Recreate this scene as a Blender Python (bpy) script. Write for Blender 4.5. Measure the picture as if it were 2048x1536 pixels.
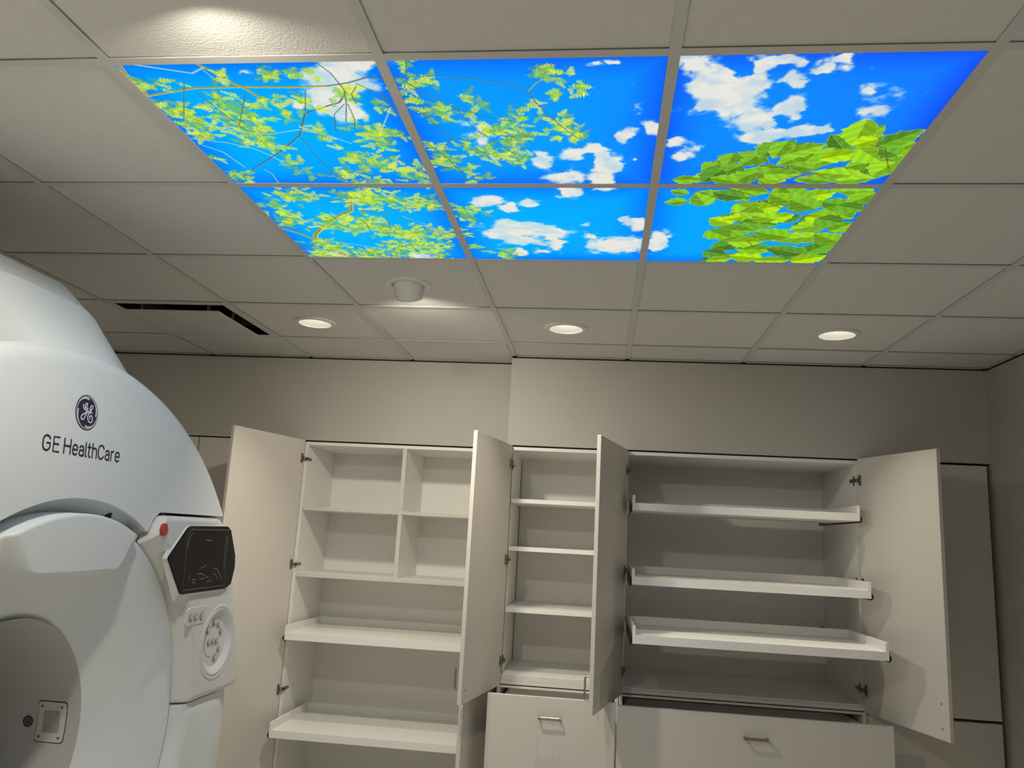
import bpy, bmesh, math, random
import numpy as np
from mathutils import Matrix, Vector
random.seed(7)
for _o in list(bpy.data.objects): bpy.data.objects.remove(_o)
scene = bpy.context.scene
COL = scene.collection
H = 2.70                       # ceiling height
# ---------------------------------------------------------------- camera
cam_d = bpy.data.cameras.new('camera'); cam = bpy.data.objects.new('camera', cam_d); COL.objects.link(cam)
R_ = [0.9927980757, 0.1075809713, 0.0527097291]; U_ = [-0.0309807231, -0.1944594223, 0.9804211992]; F_ = [-0.1157245683, 0.9749932655, 0.1897260040]
cam.matrix_world = Matrix(((R_[0], U_[0], -F_[0], 1.09907), (R_[1], U_[1], -F_[1], -1.44617), (R_[2], U_[2], -F_[2], 1.73173), (0, 0, 0, 1)))
cam_d.sensor_width = 36.0; cam_d.lens = 1577.148 / 2048 * 36.0; cam_d.clip_start = 0.02
scene.camera = cam
scene.cycles.max_bounces = 6; scene.cycles.diffuse_bounces = 5; scene.cycles.adaptive_threshold = 0.02; scene.cycles.glossy_bounces = 3; scene.cycles.caustics_reflective = False; scene.cycles.caustics_refractive = False
# ---------------------------------------------------------------- world and exposure
w = bpy.data.worlds.new('world'); scene.world = w; w.use_nodes = True
w.node_tree.nodes['Background'].inputs[0].default_value = (0.9, 0.95, 1.0, 1); w.node_tree.nodes['Background'].inputs[1].default_value = 0.02
scene.view_settings.view_transform = 'Standard'; scene.view_settings.look = 'None'
scene.view_settings.exposure = 0.0; scene.view_settings.gamma = 1.0; scene.view_settings.use_curve_mapping = False
# lamp powers (W); the lamps themselves are built with their fittings below
P_DOWN, P_GIMBAL, P_NEAR, P_FILL, PANEL = 2.7, 11.5, 8.5, 33.0, 1.0
WARM = (1.0, 0.905, 0.74)
# ---------------------------------------------------------------- materials
def lin(c):
    return tuple(((v / 255) / 12.92 if v / 255 <= 0.04045 else ((v / 255 + 0.055) / 1.055) ** 2.4) for v in c)
def mat(name, col, rough=0.5, metal=0.0, var=0.03, scale=8.0, bump=0.0, bscale=200.0, spec=0.5, coat=0.0):
    m = bpy.data.materials.new(name); m.use_nodes = True; nt = m.node_tree; b = nt.nodes['Principled BSDF']
    b.inputs['Roughness'].default_value = rough; b.inputs['Metallic'].default_value = metal
    b.inputs['Specular IOR Level'].default_value = spec; b.inputs['Coat Weight'].default_value = coat
    tc = nt.nodes.new('ShaderNodeTexCoord'); n = nt.nodes.new('ShaderNodeTexNoise'); n.inputs['Scale'].default_value = scale; n.inputs['Detail'].default_value = 4
    nt.links.new(tc.outputs['Object'], n.inputs['Vector'])
    r = nt.nodes.new('ShaderNodeValToRGB'); nt.links.new(n.outputs['Fac'], r.inputs['Fac'])
    r.color_ramp.elements[0].position = 0.3; r.color_ramp.elements[1].position = 0.7
    r.color_ramp.elements[0].color = tuple(v * (1 - var) for v in col) + (1,); r.color_ramp.elements[1].color = tuple(min(1, v * (1 + var)) for v in col) + (1,)
    nt.links.new(r.outputs['Color'], b.inputs['Base Color'])
    if bump:
        n2 = nt.nodes.new('ShaderNodeTexNoise'); n2.inputs['Scale'].default_value = bscale; n2.inputs['Detail'].default_value = 2
        nt.links.new(tc.outputs['Object'], n2.inputs['Vector'])
        bp = nt.nodes.new('ShaderNodeBump'); bp.inputs['Strength'].default_value = bump; bp.inputs['Distance'].default_value = 0.002
        nt.links.new(n2.outputs['Fac'], bp.inputs['Height']); nt.links.new(bp.outputs['Normal'], b.inputs['Normal'])
    return m
def emit(name, col, s):
    m = bpy.data.materials.new(name); m.use_nodes = True; nt = m.node_tree; nt.nodes.remove(nt.nodes['Principled BSDF'])
    e = nt.nodes.new('ShaderNodeEmission'); e.inputs[0].default_value = tuple(col) + (1,); e.inputs[1].default_value = s
    nt.links.new(e.outputs[0], nt.nodes['Material Output'].inputs[0]); m.cycles.emission_sampling = 'NONE'; return m
M = dict(
    tile=mat('ceiling_tile', (0.70, 0.695, 0.67), 0.9, var=0.02, scale=30, bump=0.55, bscale=170, spec=0.2),
    bar=mat('grid_paint', (0.62, 0.615, 0.60), 0.55, var=0.01, spec=0.3),
    plenum=mat('plenum_dark', (0.012, 0.012, 0.012), 0.9),
    wall=mat('wall_paint', (0.49, 0.476, 0.436), 0.85, var=0.015, scale=3, bump=0.05, bscale=300, spec=0.2),
    floor=mat('floor_vinyl', (0.64, 0.63, 0.60), 0.45, var=0.06, scale=5),
    door=mat('door_laminate', (0.66, 0.625, 0.57), 0.5, var=0.012, scale=4, bump=0.03, bscale=500, spec=0.35),
    white=mat('white_melamine', (0.86, 0.85, 0.82), 0.42, var=0.01, scale=4, spec=0.35),
    metal=mat('nickel_steel', (0.24, 0.22, 0.19), 0.35, 1.0, var=0.05, scale=40),
    darkmetal=mat('dark_steel', (0.05, 0.048, 0.045), 0.4, 0.8, var=0.1, scale=40),
    handle=mat('brushed_nickel', (0.40, 0.375, 0.335), 0.32, 1.0, var=0.04, scale=60),
    hole=mat('screw_dark', (0.06, 0.05, 0.045), 0.5, 0.5),
    shell=mat('gantry_white', (0.79, 0.83, 0.825), 0.38, var=0.008, scale=3, spec=0.4),
    bore=mat('bore_grey', (0.60, 0.59, 0.57), 0.45, var=0.01, scale=3, spec=0.35),
    pod=mat('pod_white', (0.74, 0.745, 0.73), 0.4, var=0.008, scale=3, spec=0.4),
    glass=mat('screen_black', (0.006, 0.006, 0.006), 0.15, var=0.05, spec=0.22),
    film=mat('film_edge', (0.20, 0.20, 0.19), 0.3, var=0.1, scale=60),
    button=mat('button_grey', (0.27, 0.27, 0.265), 0.5),
    red=mat('button_red', (0.55, 0.035, 0.03), 0.4),
    redlt=mat('button_red_light', (0.75, 0.16, 0.13), 0.45),
    navy=mat('logo_navy', (0.018, 0.014, 0.055), 0.4),
    ink=mat('lettering_ink', (0.012, 0.012, 0.02), 0.45),
    logowhite=mat('logo_white', (0.72, 0.72, 0.78), 0.45),
    maroon=mat('target_maroon', (0.05, 0.006, 0.02), 0.5), pink=mat('target_pink', (0.45, 0.26, 0.29), 0.5),
    window=mat('laser_window', (0.46, 0.445, 0.40), 0.15, var=0.03, spec=0.5),
    trimw=mat('lamp_trim_white', (0.72, 0.715, 0.69), 0.45, var=0.01),
    blk=mat('reveal_black', (0.01, 0.009, 0.008), 0.8),  # near-black that stands in for the shade inside gaps
    screw=mat('screw_steel', (0.3, 0.3, 0.3), 0.35, 1.0),
    lens=emit('lamp_lens', (1.0, 0.93, 0.80), 4.2),
)
# ---------------------------------------------------------------- mesh helpers
class MB:
    def __init__(s): s.v = []; s.f = []
    def box(s, x0, x1, y0, y1, z0, z1, T=None):
        n = len(s.v)
        P = [(x0, y0, z0), (x1, y0, z0), (x1, y1, z0), (x0, y1, z0), (x0, y0, z1), (x1, y0, z1), (x1, y1, z1), (x0, y1, z1)]
        s.v += [tuple(T @ Vector(p)) for p in P] if T else P
        s.f += [tuple(n + i for i in q) for q in ((0, 3, 2, 1), (4, 5, 6, 7), (0, 1, 5, 4), (1, 2, 6, 5), (2, 3, 7, 6), (3, 0, 4, 7))]
        return s
    def prism(s, pts, fn, a, b):            # polygon pts (u,v) extruded from depth a to b through fn(u,v,d)
        n = len(s.v); k = len(pts)
        s.v += [fn(u, v, a) for u, v in pts] + [fn(u, v, b) for u, v in pts]
        s.f += [tuple(range(n, n + k)), tuple(range(n + 2 * k - 1, n + k - 1, -1))]
        s.f += [(n + i, n + k + i, n + k + (i + 1) % k, n + (i + 1) % k) for i in range(k)]
        return s
    def lathe(s, prof, fn, seg=32, caps=False):   # prof: list of (radius, height); fn(x,y,h)
        n = len(s.v); k = len(prof)
        for i in range(seg):
            c, d = math.cos(2 * math.pi * i / seg), math.sin(2 * math.pi * i / seg)
            s.v += [fn(r * c, r * d, h) for r, h in prof]
        for i in range(seg):
            a, b = n + i * k, n + ((i + 1) % seg) * k
            s.f += [(a + j, b + j, b + j + 1, a + j + 1) for j in range(k - 1)]
        if caps:
            s.f.append(tuple(n + i * k for i in range(seg))[::-1]); s.f.append(tuple(n + i * k + k - 1 for i in range(seg)))
        return s
    def tube(s, pts, r, seg=8):
        P = [Vector(p) for p in pts]; n = len(s.v)
        for i, p in enumerate(P):
            t = (P[min(i + 1, len(P) - 1)] - P[max(i - 1, 0)]).normalized()
            a = t.orthogonal().normalized() if i == 0 else (a - t * a.dot(t)).normalized()
            b = t.cross(a)
            s.v += [tuple(p + (a * math.cos(2 * math.pi * j / seg) + b * math.sin(2 * math.pi * j / seg)) * r) for j in range(seg)]
        for i in range(len(P) - 1):
            for j in range(seg):
                a0, b0 = n + i * seg + j, n + i * seg + (j + 1) % seg
                s.f.append((a0, b0, b0 + seg, a0 + seg))
        s.f.append(tuple(n + j for j in range(seg))[::-1]); s.f.append(tuple(n + (len(P) - 1) * seg + j for j in range(seg)))
        return s
    def ribbon(s, pts, wd, fn, caps=True):     # flat stroke in (u,v), fn(u,v)->xyz
        wd = wd if isinstance(wd, (list, tuple)) else [wd] * len(pts)
        L = []; Rr = []
        for i, p in enumerate(pts):
            q0, q1 = pts[max(i - 1, 0)], pts[min(i + 1, len(pts) - 1)]
            dx, dy = q1[0] - q0[0], q1[1] - q0[1]; l = math.hypot(dx, dy) or 1
            h = wd[i] / 2
            L.append((p[0] - dy / l * h, p[1] + dx / l * h)); Rr.append((p[0] + dy / l * h, p[1] - dx / l * h))
        n = len(s.v); k = len(pts)
        s.v += [fn(*q) for q in L] + [fn(*q) for q in Rr]
        s.f += [(n + i, n + k + i, n + k + i + 1, n + i + 1) for i in range(k - 1)]
        if caps:
            for i in (0, k - 1):
                m = len(s.v)
                s.v += [fn(pts[i][0] + wd[i] / 2 * math.cos(t * math.pi / 5), pts[i][1] + wd[i] / 2 * math.sin(t * math.pi / 5)) for t in range(10)]
                s.f.append(tuple(range(m, m + 10)))
        return s
    def mesh(s, name, m, bevel=0.0, smooth=False):
        me = bpy.data.meshes.new(name); me.from_pydata(s.v, [], s.f)
        bm = bmesh.new(); bm.from_mesh(me)
        bmesh.ops.recalc_face_normals(bm, faces=bm.faces)
        if bevel: bmesh.ops.bevel(bm, geom=list(bm.edges), offset=bevel, segments=1, affect='EDGES', clamp_overlap=True)
        bm.to_mesh(me); bm.free()
        if smooth: me.shade_smooth()
        me.materials.append(m); return me
    def build(s, name, m, parent=None, bevel=0.0, smooth=False):
        return link(name, s.mesh(name, m, bevel, smooth), parent)
def link(name, data, parent=None, loc=None):
    o = bpy.data.objects.new(name, data); COL.objects.link(o)
    if parent: o.parent = parent
    if loc: o.location = loc
    return o
def tag(o, label=None, cat=None, group=None, kind=None):
    for k, v in (('label', label), ('category', cat), ('group', group), ('kind', kind)):
        if v: o[k] = v
    return o
def thing(name, loc, label, cat, group=None):
    return tag(link(name, None, None, loc), label, cat, group)
def rel(o, loc):           # helper: shift mesh verts so that the world shape stays while the parent sits at loc
    o.data.transform(Matrix.Translation(-Vector(loc))); return o
def box(name, b, m, parent=None, bevel=0.0, org=(0, 0, 0)):
    return MB().box(b[0] - org[0], b[1] - org[0], b[2] - org[1], b[3] - org[1], b[4] - org[2], b[5] - org[2]).build(name, m, parent, bevel)
# ================================================================ the setting
JX = 0.595; YL = 2.907; YR = 2.745; XW = 3.04; XL = -3.7; YF = -4.3; T = 0.61
tag(box('floor', (XL, XW, YF, 3.5, -0.05, 0), M['floor']), kind='structure')
tag(box('wall_back', (XL, XW, 3.46, 3.52, 0, H + .3), M['wall']), kind='structure')
tag(box('wall_right', (XW, XW + .06, YF, 3.52, 0, H - .010), M['wall']), kind='structure')
tag(box('wall_left', (XL - .06, XL, YF, 3.52, 0, H + .3), M['wall']), kind='structure')
tag(box('wall_front', (XL, XW, YF - .06, YF, 0, H + .3), M['wall']), kind='structure')
SB = 2.215                                                     # underside of the bulkhead above the cabinets
tag(box('wall_bulkhead_left', (XL, JX, YL, 3.46, SB, H - .008), M['wall']), kind='structure')
tag(box('wall_bulkhead_right', (JX, XW, YR, 3.46, SB, H - .008), M['wall']), kind='structure')
tag(box('trim_1', (XL, JX + .004, YL + .004, 3.40, H - .008, H + .004), M['blk']), kind='structure')  # these black strips stand in for the shadow line where walls meet ceiling
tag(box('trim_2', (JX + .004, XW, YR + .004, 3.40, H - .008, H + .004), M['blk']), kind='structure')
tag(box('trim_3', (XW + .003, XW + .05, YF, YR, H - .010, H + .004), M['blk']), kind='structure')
# black strips painting in the shade of the gap between bulkhead and cabinet tops
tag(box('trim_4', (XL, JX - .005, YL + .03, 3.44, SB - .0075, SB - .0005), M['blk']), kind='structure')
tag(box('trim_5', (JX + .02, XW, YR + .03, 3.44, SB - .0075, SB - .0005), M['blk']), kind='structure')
ceiling = tag(box('ceiling', (XL, XW + .06, YF, 3.52, H + .30, H + .36), M['plenum']), kind='structure')
# grid bars: runs toward the wall (one each) and short cross tees
ZB = H
def bar(x0, x1, y0, y1): return MB().box(x0, x1, y0, y1, ZB, ZB + .0015).box((x0 + x1) / 2 - .002 if x1 - x0 < .1 else x0, (x0 + x1) / 2 + .002 if x1 - x0 < .1 else x1, (y0 + y1) / 2 - .002 if y1 - y0 < .1 else y0, (y0 + y1) / 2 + .002 if y1 - y0 < .1 else y1, ZB + .0015, ZB + .035)
for i in range(-4, 5):
    x = i * T; bar(x - .012, x + .012, -1.83, YR + .003 if x > JX else YL + .003).build('grid_bar', M['bar'], ceiling)
tee = bar(-T / 2 + .0122, T / 2 - .0122, -.012, .012).mesh('cross_tee', M['bar'])
for i in range(-4, 5):
    for j in range(-2, 5):
        link('cross_tee', tee, ceiling, (i * T + T / 2, j * T, 0))
# wall angle
bar(XL, JX, YL - .022, YL + .003).build('wall_angle', M['bar'], ceiling); bar(JX, XW, YR - .022, YR + .003).build('wall_angle', M['bar'], ceiling)
bar(XW - .022, XW + .002, YF, YR).build('wall_angle', M['bar'], ceiling)
ZT = ZB + .0045
def tile_mesh(hw, hd, hole=0.0):
    m = MB()
    if not hole: m.box(-hw, hw, -hd, hd, 0, .016)
    else:
        n = 40; I = []; O = []
        for k in range(n):
            t = 2 * math.pi * k / n; c, s = math.cos(t), math.sin(t); q = 1 / max(abs(c), abs(s))
            I.append((hole * c, hole * s)); O.append((hw * c * q, hd * s * q))
        m.v = [(x, y, 0) for x, y in I] + [(x, y, 0) for x, y in O] + [(x, y, .016) for x, y in I] + [(x, y, .016) for x, y in O]
        for k in range(n):
            a = (k + 1) % n
            m.f += [(k, n + k, n + a, a), (2 * n + k, 2 * n + a, 3 * n + a, 3 * n + k), (k, a, 2 * n + a, 2 * n + k), (n + k, 3 * n + k, 3 * n + a, n + a)]
    return m.mesh('ceiling_tile', M['tile'])
TM = tile_mesh(.3005, .3005); TD = tile_mesh(.3005, .3005, .088); TG = tile_mesh(.3005, .3005, .078); TR = tile_mesh(.2955, .3005)
DOWN = [(-1, 3), (1, 3), (3, 3)]; GIMB = [(0, 2), (0, -1)]; SKY = [(i, j) for i in (0, 1, 2) for j in (0, 1)]; DIFF = (-2, 3)
FILL_CELLS = [(-3, -2), (0, -3)]  # cells of unseen downlights added behind the camera for ambient fill
def cell(i, j): return (i * T + T / 2, j * T + T / 2)
for i in range(-4, 5):
    for j in range(-3, 4):
        if (i, j) in SKY or (i, j) == DIFF: continue
        me = TD if (i, j) in DOWN + FILL_CELLS else TG if (i, j) in GIMB else TM
        x, y = cell(i, j)
        if i == 4: me = TR; x = (4 * T + .0045 + XW - .0045) / 2
        link('ceiling_tile', me, ceiling, (x, y, ZT))
for i in range(-4, 5):                       # cut tiles against the wall
    y1 = (YL if i < 0 else YR) - .002; x = cell(i, 4)[0]
    x0, x1 = i * T + .0045, min((i + 1) * T - .0045, XW - .004)
    if i == 0:
        box('ceiling_tile', (x0, JX - .002, 4 * T + .0045, YL - .002, ZT, ZT + .016), M['tile'], ceiling); continue
    box('ceiling_tile', (x0, x1, 4 * T + .0045, y1, ZT, ZT + .016), M['tile'], ceiling)
# plain ceiling field beyond what the photograph shows
fld = MB().box(XL, -4 * T, YF, YL, ZT, ZT + .016).box(-4 * T, XW, YF, -3 * T, ZT, ZT + .016).build('tile_field', M['tile'], ceiling); fld['kind'] = 'stuff'

# ================================================================ recessed downlights
def downlight(x, y, label, power, group='recessed downlights', spread=84):
    t = thing('recessed_downlight', (x, y, H), label, 'downlight', group)
    fl = lambda a, b, h: (a, b, h)
    MB().lathe([(.078, .004), (.078, -.004), (.098, -.004), (.101, -.001), (.101, .0045), (.078, .0045)], fl, 48).build('trim_ring', M['trimw'], t, smooth=False)
    MB().lathe([(.078, -.003), (.075, .010), (.066, .055), (.064, .075)], fl, 48).build('reflector', M['trimw'], t, smooth=True)
    MB().lathe([(.0001, .070), (.066, .070)], fl, 40).build('lens', M['lens'], t)
    MB().lathe([(.0801, .006), (.0801, .10), (.0001, .10)], fl, 32).build('can', M['plenum'], t)
    l = bpy.data.lights.new('lamp', 'AREA'); l.shape = 'DISK'; l.size = .05; l.energy = power; l.color = WARM; l.spread = math.radians(spread)
    o = link('lamp', l, t, (0, 0, .064)); return t
downlight(*cell(-1, 3), 'recessed downlight beside the air diffuser, leftmost of the row by the wall', P_DOWN)
downlight(*cell(1, 3), 'recessed downlight above the narrow shelf cabinet, middle of the row of three', P_DOWN)
downlight(*cell(3, 3), 'recessed downlight near the right wall, rightmost of the row of three', P_DOWN)
downlight(*cell(-3, -2), 'recessed downlight behind the camera above the scanner side', P_FILL, 'downlights behind the camera', 130)
downlight(*cell(0, -3), 'recessed downlight directly behind the camera', P_FILL, 'downlights behind the camera', 130)
def gimbal(x, y, label, power, spread):
    t = thing('adjustable_spotlight', (x, y, H), label, 'spotlight', 'tilted ceiling spotlights')
    fl = lambda a, b, h: (a, b, h)
    MB().lathe([(.066, .004), (.066, -.003), (.092, -.004), (.095, -.001), (.095, .0045), (.066, .0045)], fl, 48).build('trim_ring', M['trimw'], t)
    Rm = Matrix.Translation((0, .0, .012)) @ Matrix.Rotation(math.radians(33), 4, 'X')
    tl = lambda a, b, h: tuple(Rm @ Vector((a, b, h)))
    MB().lathe([(.061, .05), (.0635, .01), (.062, -.02), (.054, -.058), (.0535, -.066), (.050, -.066), (.050, -.056)], tl, 48).build('barrel', M['trimw'], t, smooth=True)
    MB().lathe([(.0001, -.0555), (.0505, -.0555)], tl, 40).build('lens', M['lens'], t)
    MB().lathe([(.066, .004), (.066, .07), (.0001, .07)], fl, 32).build('can', M['plenum'], t)
    l = bpy.data.lights.new('lamp', 'AREA'); l.shape = 'DISK'; l.size = .088; l.energy = power; l.color = WARM; l.spread = math.radians(spread)
    o = link('lamp', l, t); o.matrix_local = Rm @ Matrix.Translation((0, 0, -.067)); return t
gimbal(*cell(0, 2), 'white tilted spotlight in the ceiling just below the sky panels', P_GIMBAL, 149)
gimbal(*cell(0, -1), 'white tilted spotlight above the top edge, nearer than the sky panels', P_NEAR, 160)

# ================================================================ air diffuser
dx, dy = cell(*DIFF)
t = thing('air_diffuser', (dx, dy, H), 'square plaque air diffuser with a dark slot, left of the downlights', 'air diffuser')
m = MB()
for a, b in ((.293, .268),):
    for x0, x1, y0, y1 in ((-a, a, -a, -b), (-a, a, b, a), (-a, -b, -b, b), (b, a, -b, b)): m.box(x0, x1, y0, y1, .0016, .0046)
m.build('frame', M['bar'], t)
m = MB(); a = .268
prof = [(.268, .003), (.262, .05), (.215, .085)]
for (r0, h0), (r1, h1) in zip(prof, prof[1:]):
    n = len(m.v); m.v += [(sx * r0, sy * r0, h0) for sx, sy in ((-1, -1), (1, -1), (1, 1), (-1, 1))] + [(sx * r1, sy * r1, h1) for sx, sy in ((-1, -1), (1, -1), (1, 1), (-1, 1))]
    m.f += [(n + k, n + (k + 1) % 4, n + 4 + (k + 1) % 4, n + 4 + k) for k in range(4)]
n = len(m.v); m.v += [(-.3, -.3, .13), (.3, -.3, .13), (.3, .3, .13), (-.3, .3, .13)]; m.f.append((n, n + 1, n + 2, n + 3))
m.build('throat', M['darkmetal'], t)
m = MB(); n0 = 0
ring = [(.236, -.004), (.241, .003), (.241, .010), (.0, .010)]
m.box(-.234, .234, -.234, .234, -.022, -.014).build('plaque', M['bar'], t, bevel=.003)
for sx, sy in ((-.16, -.21), (.17, -.21), (.21, -.05), (-.21, .1)): MB().box(sx - .005, sx + .005, sy - .005, sy + .005, -.014, .09).build('hanger_bracket', M['button'], t)

# ================================================================ sky panels (back-lit printed diffusers)
def smooth(a, b, x):
    t = np.clip((x - a) / (b - a), 0, 1); return t * t * (3 - 2 * t)
def vnoise(X, Y, seed):
    xi = np.floor(X).astype(np.int64); yi = np.floor(Y).astype(np.int64); fx = X - xi; fy = Y - yi
    def h(a, b):
        v = (a * 374761393 + b * 668265263 + seed * 974634777) & 0x7fffffff; v = ((v ^ (v >> 13)) * 1274126177) & 0x7fffffff
        return ((v ^ (v >> 16)) & 0xffff) / 65535.0
    sx = fx * fx * (3 - 2 * fx); sy = fy * fy * (3 - 2 * fy)
    return (h(xi, yi) * (1 - sx) + h(xi + 1, yi) * sx) * (1 - sy) + (h(xi, yi + 1) * (1 - sx) + h(xi + 1, yi + 1) * sx) * sy
def fbm(X, Y, f, seed, octv=5):
    r = 0; a = .5
    for k in range(octv): r = r + a * vnoise(X * f + 31.7 * k, Y * f + 17.3 * k, seed + k); f *= 2.03; a *= .52
    return r
BRANCH=[(0.0057,0,[(0.02,0.013),(0.011,0.072),(0.017,0.136)]),(0.0048,0,[(0.017,0.136),(0.084,0.119),(0.149,0.106),(0.257,0.104),(0.369,0.108),(0.461,0.106)]),(0.0031,1,[(0.461,0.106),(0.513,0.094),(0.562,0.075),(0.595,0.078),(0.623,0.077)]),(0.0021,1,[(0.591,0.08),(0.637,0.077),(0.714,0.072),(0.771,0.08),(0.838,0.096),(0.897,0.119),(0.913,0.135)]),(0.0018,1,[(0.913,0.135),(0.926,0.186),(0.955,0.244),(0.989,0.306),(1.014,0.344)]),(0.0017,0,[(0.913,0.135),(0.933,0.104),(0.954,0.087)]),(0.0052,0,[(0.199,0.012),(0.22,0.041),(0.24,0.081),(0.268,0.116),(0.287,0.156)]),(0.0028,2,[(0.046,0.011),(0.089,0.024),(0.171,0.049),(0.207,0.028)]),(0.002,1,[(0.467,0.016),(0.486,0.057),(0.492,0.097),(0.495,0.124),(0.481,0.182),(0.453,0.266)]),(0.0034,1,[(0.017,0.593),(0.124,0.496),(0.23,0.408),(0.314,0.323),(0.366,0.221),(0.418,0.195),(0.467,0.174),(0.497,0.131)]),(0.0018,1,[(0.13,0.089),(0.041,0.252)]),(0.0013,1,[(0.14,0.124),(0.158,0.206),(0.181,0.296)]),(0.0018,2,[(0.014,0.219),(0.099,0.27),(0.171,0.308),(0.24,0.318),(0.32,0.297),(0.386,0.324),(0.434,0.368)]),(0.0019,2,[(0.009,0.337),(0.1,0.361),(0.16,0.393),(0.191,0.432),(0.22,0.491)]),(0.002,1,[(0.31,0.323),(0.32,0.471),(0.331,0.554),(0.375,0.603)]),(0.0017,1,[(0.531,0.098),(0.576,0.147),(0.596,0.244),(0.606,0.326)]),(0.002,1,[(0.579,0.147),(0.595,0.242),(0.623,0.34),(0.641,0.389),(0.67,0.448),(0.691,0.52),(0.699,0.578)]),(0.0019,1,[(0.636,0.082),(0.67,0.129),(0.736,0.203),(0.765,0.296),(0.81,0.366),(0.854,0.432)]),(0.0016,1,[(0.598,0.16),(0.656,0.229),(0.685,0.31),(0.703,0.341),(0.742,0.365)]),(0.0012,1,[(0.703,0.341),(0.672,0.397)]),(0.0011,1,[(0.736,0.203),(0.783,0.231),(0.824,0.253),(0.868,0.268)]),(0.0014,1,[(0.664,0.017),(0.651,0.074)]),(0.0013,1,[(0.477,0.181),(0.437,0.226),(0.414,0.307)]),(0.0013,1,[(0.485,0.182),(0.48,0.251),(0.467,0.291)]),(0.0019,2,[(0.027,0.374),(0.066,0.412),(0.087,0.501)]),(0.0013,1,[(0.404,0.122),(0.371,0.21)]),(0.0015,2,[(0.138,0.512),(0.149,0.543),(0.144,0.598)]),(0.0013,1,[(0.256,0.133),(0.214,0.207),(0.177,0.271)]),(0.0012,2,[(0.202,0.037),(0.214,0.084)]),(0.0012,1,[(0.527,0.111),(0.507,0.139),(0.505,0.182)]),(0.0017,2,[(0.583,0.198),(0.545,0.276),(0.525,0.317)]),(0.0088,0,[(0.342,0.66),(0.3,0.79)]),(0.0106,0,[(0.301,0.79),(0.249,0.83),(0.168,0.916),(0.112,0.991),(0.097,1.03)]),(0.0068,0,[(0.017,0.941),(0.063,0.992),(0.098,1.046),(0.134,1.118),(0.154,1.213)]),(0.0028,1,[(0.301,0.79),(0.4,0.808),(0.463,0.775)]),(0.0032,1,[(0.092,1.062),(0.013,1.139)]),(0.0023,2,[(0.453,0.834),(0.511,0.895),(0.578,0.98)]),(0.0016,1,[(0.457,0.831),(0.516,0.906),(0.573,0.984),(0.614,1.054)]),(0.0016,1,[(0.193,0.753),(0.253,0.721),(0.314,0.714)]),(0.0017,1,[(0.306,0.843),(0.318,0.898),(0.313,0.956)]),(0.0017,1,[(0.403,0.815),(0.387,0.94)]),(0.0019,2,[(0.098,1.046),(0.227,1.083),(0.337,1.129)]),(0.0032,1,[(1.422,0.634),(1.494,0.669),(1.558,0.731),(1.615,0.777),(1.681,0.809),(1.78,0.822)]),(0.0028,1,[(1.481,0.494),(1.575,0.515),(1.627,0.537),(1.697,0.586)]),(0.0026,1,[(1.719,0.387),(1.758,0.402),(1.802,0.51)]),(0.0024,1,[(1.529,0.592),(1.583,0.553),(1.627,0.537)]),(0.0024,1,[(1.575,1.105),(1.616,1.07),(1.718,1.101)]),(0.0024,1,[(1.539,1.006),(1.574,1.071)]),(0.0022,1,[(1.636,0.896),(1.698,0.88),(1.757,0.893)])]
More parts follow.
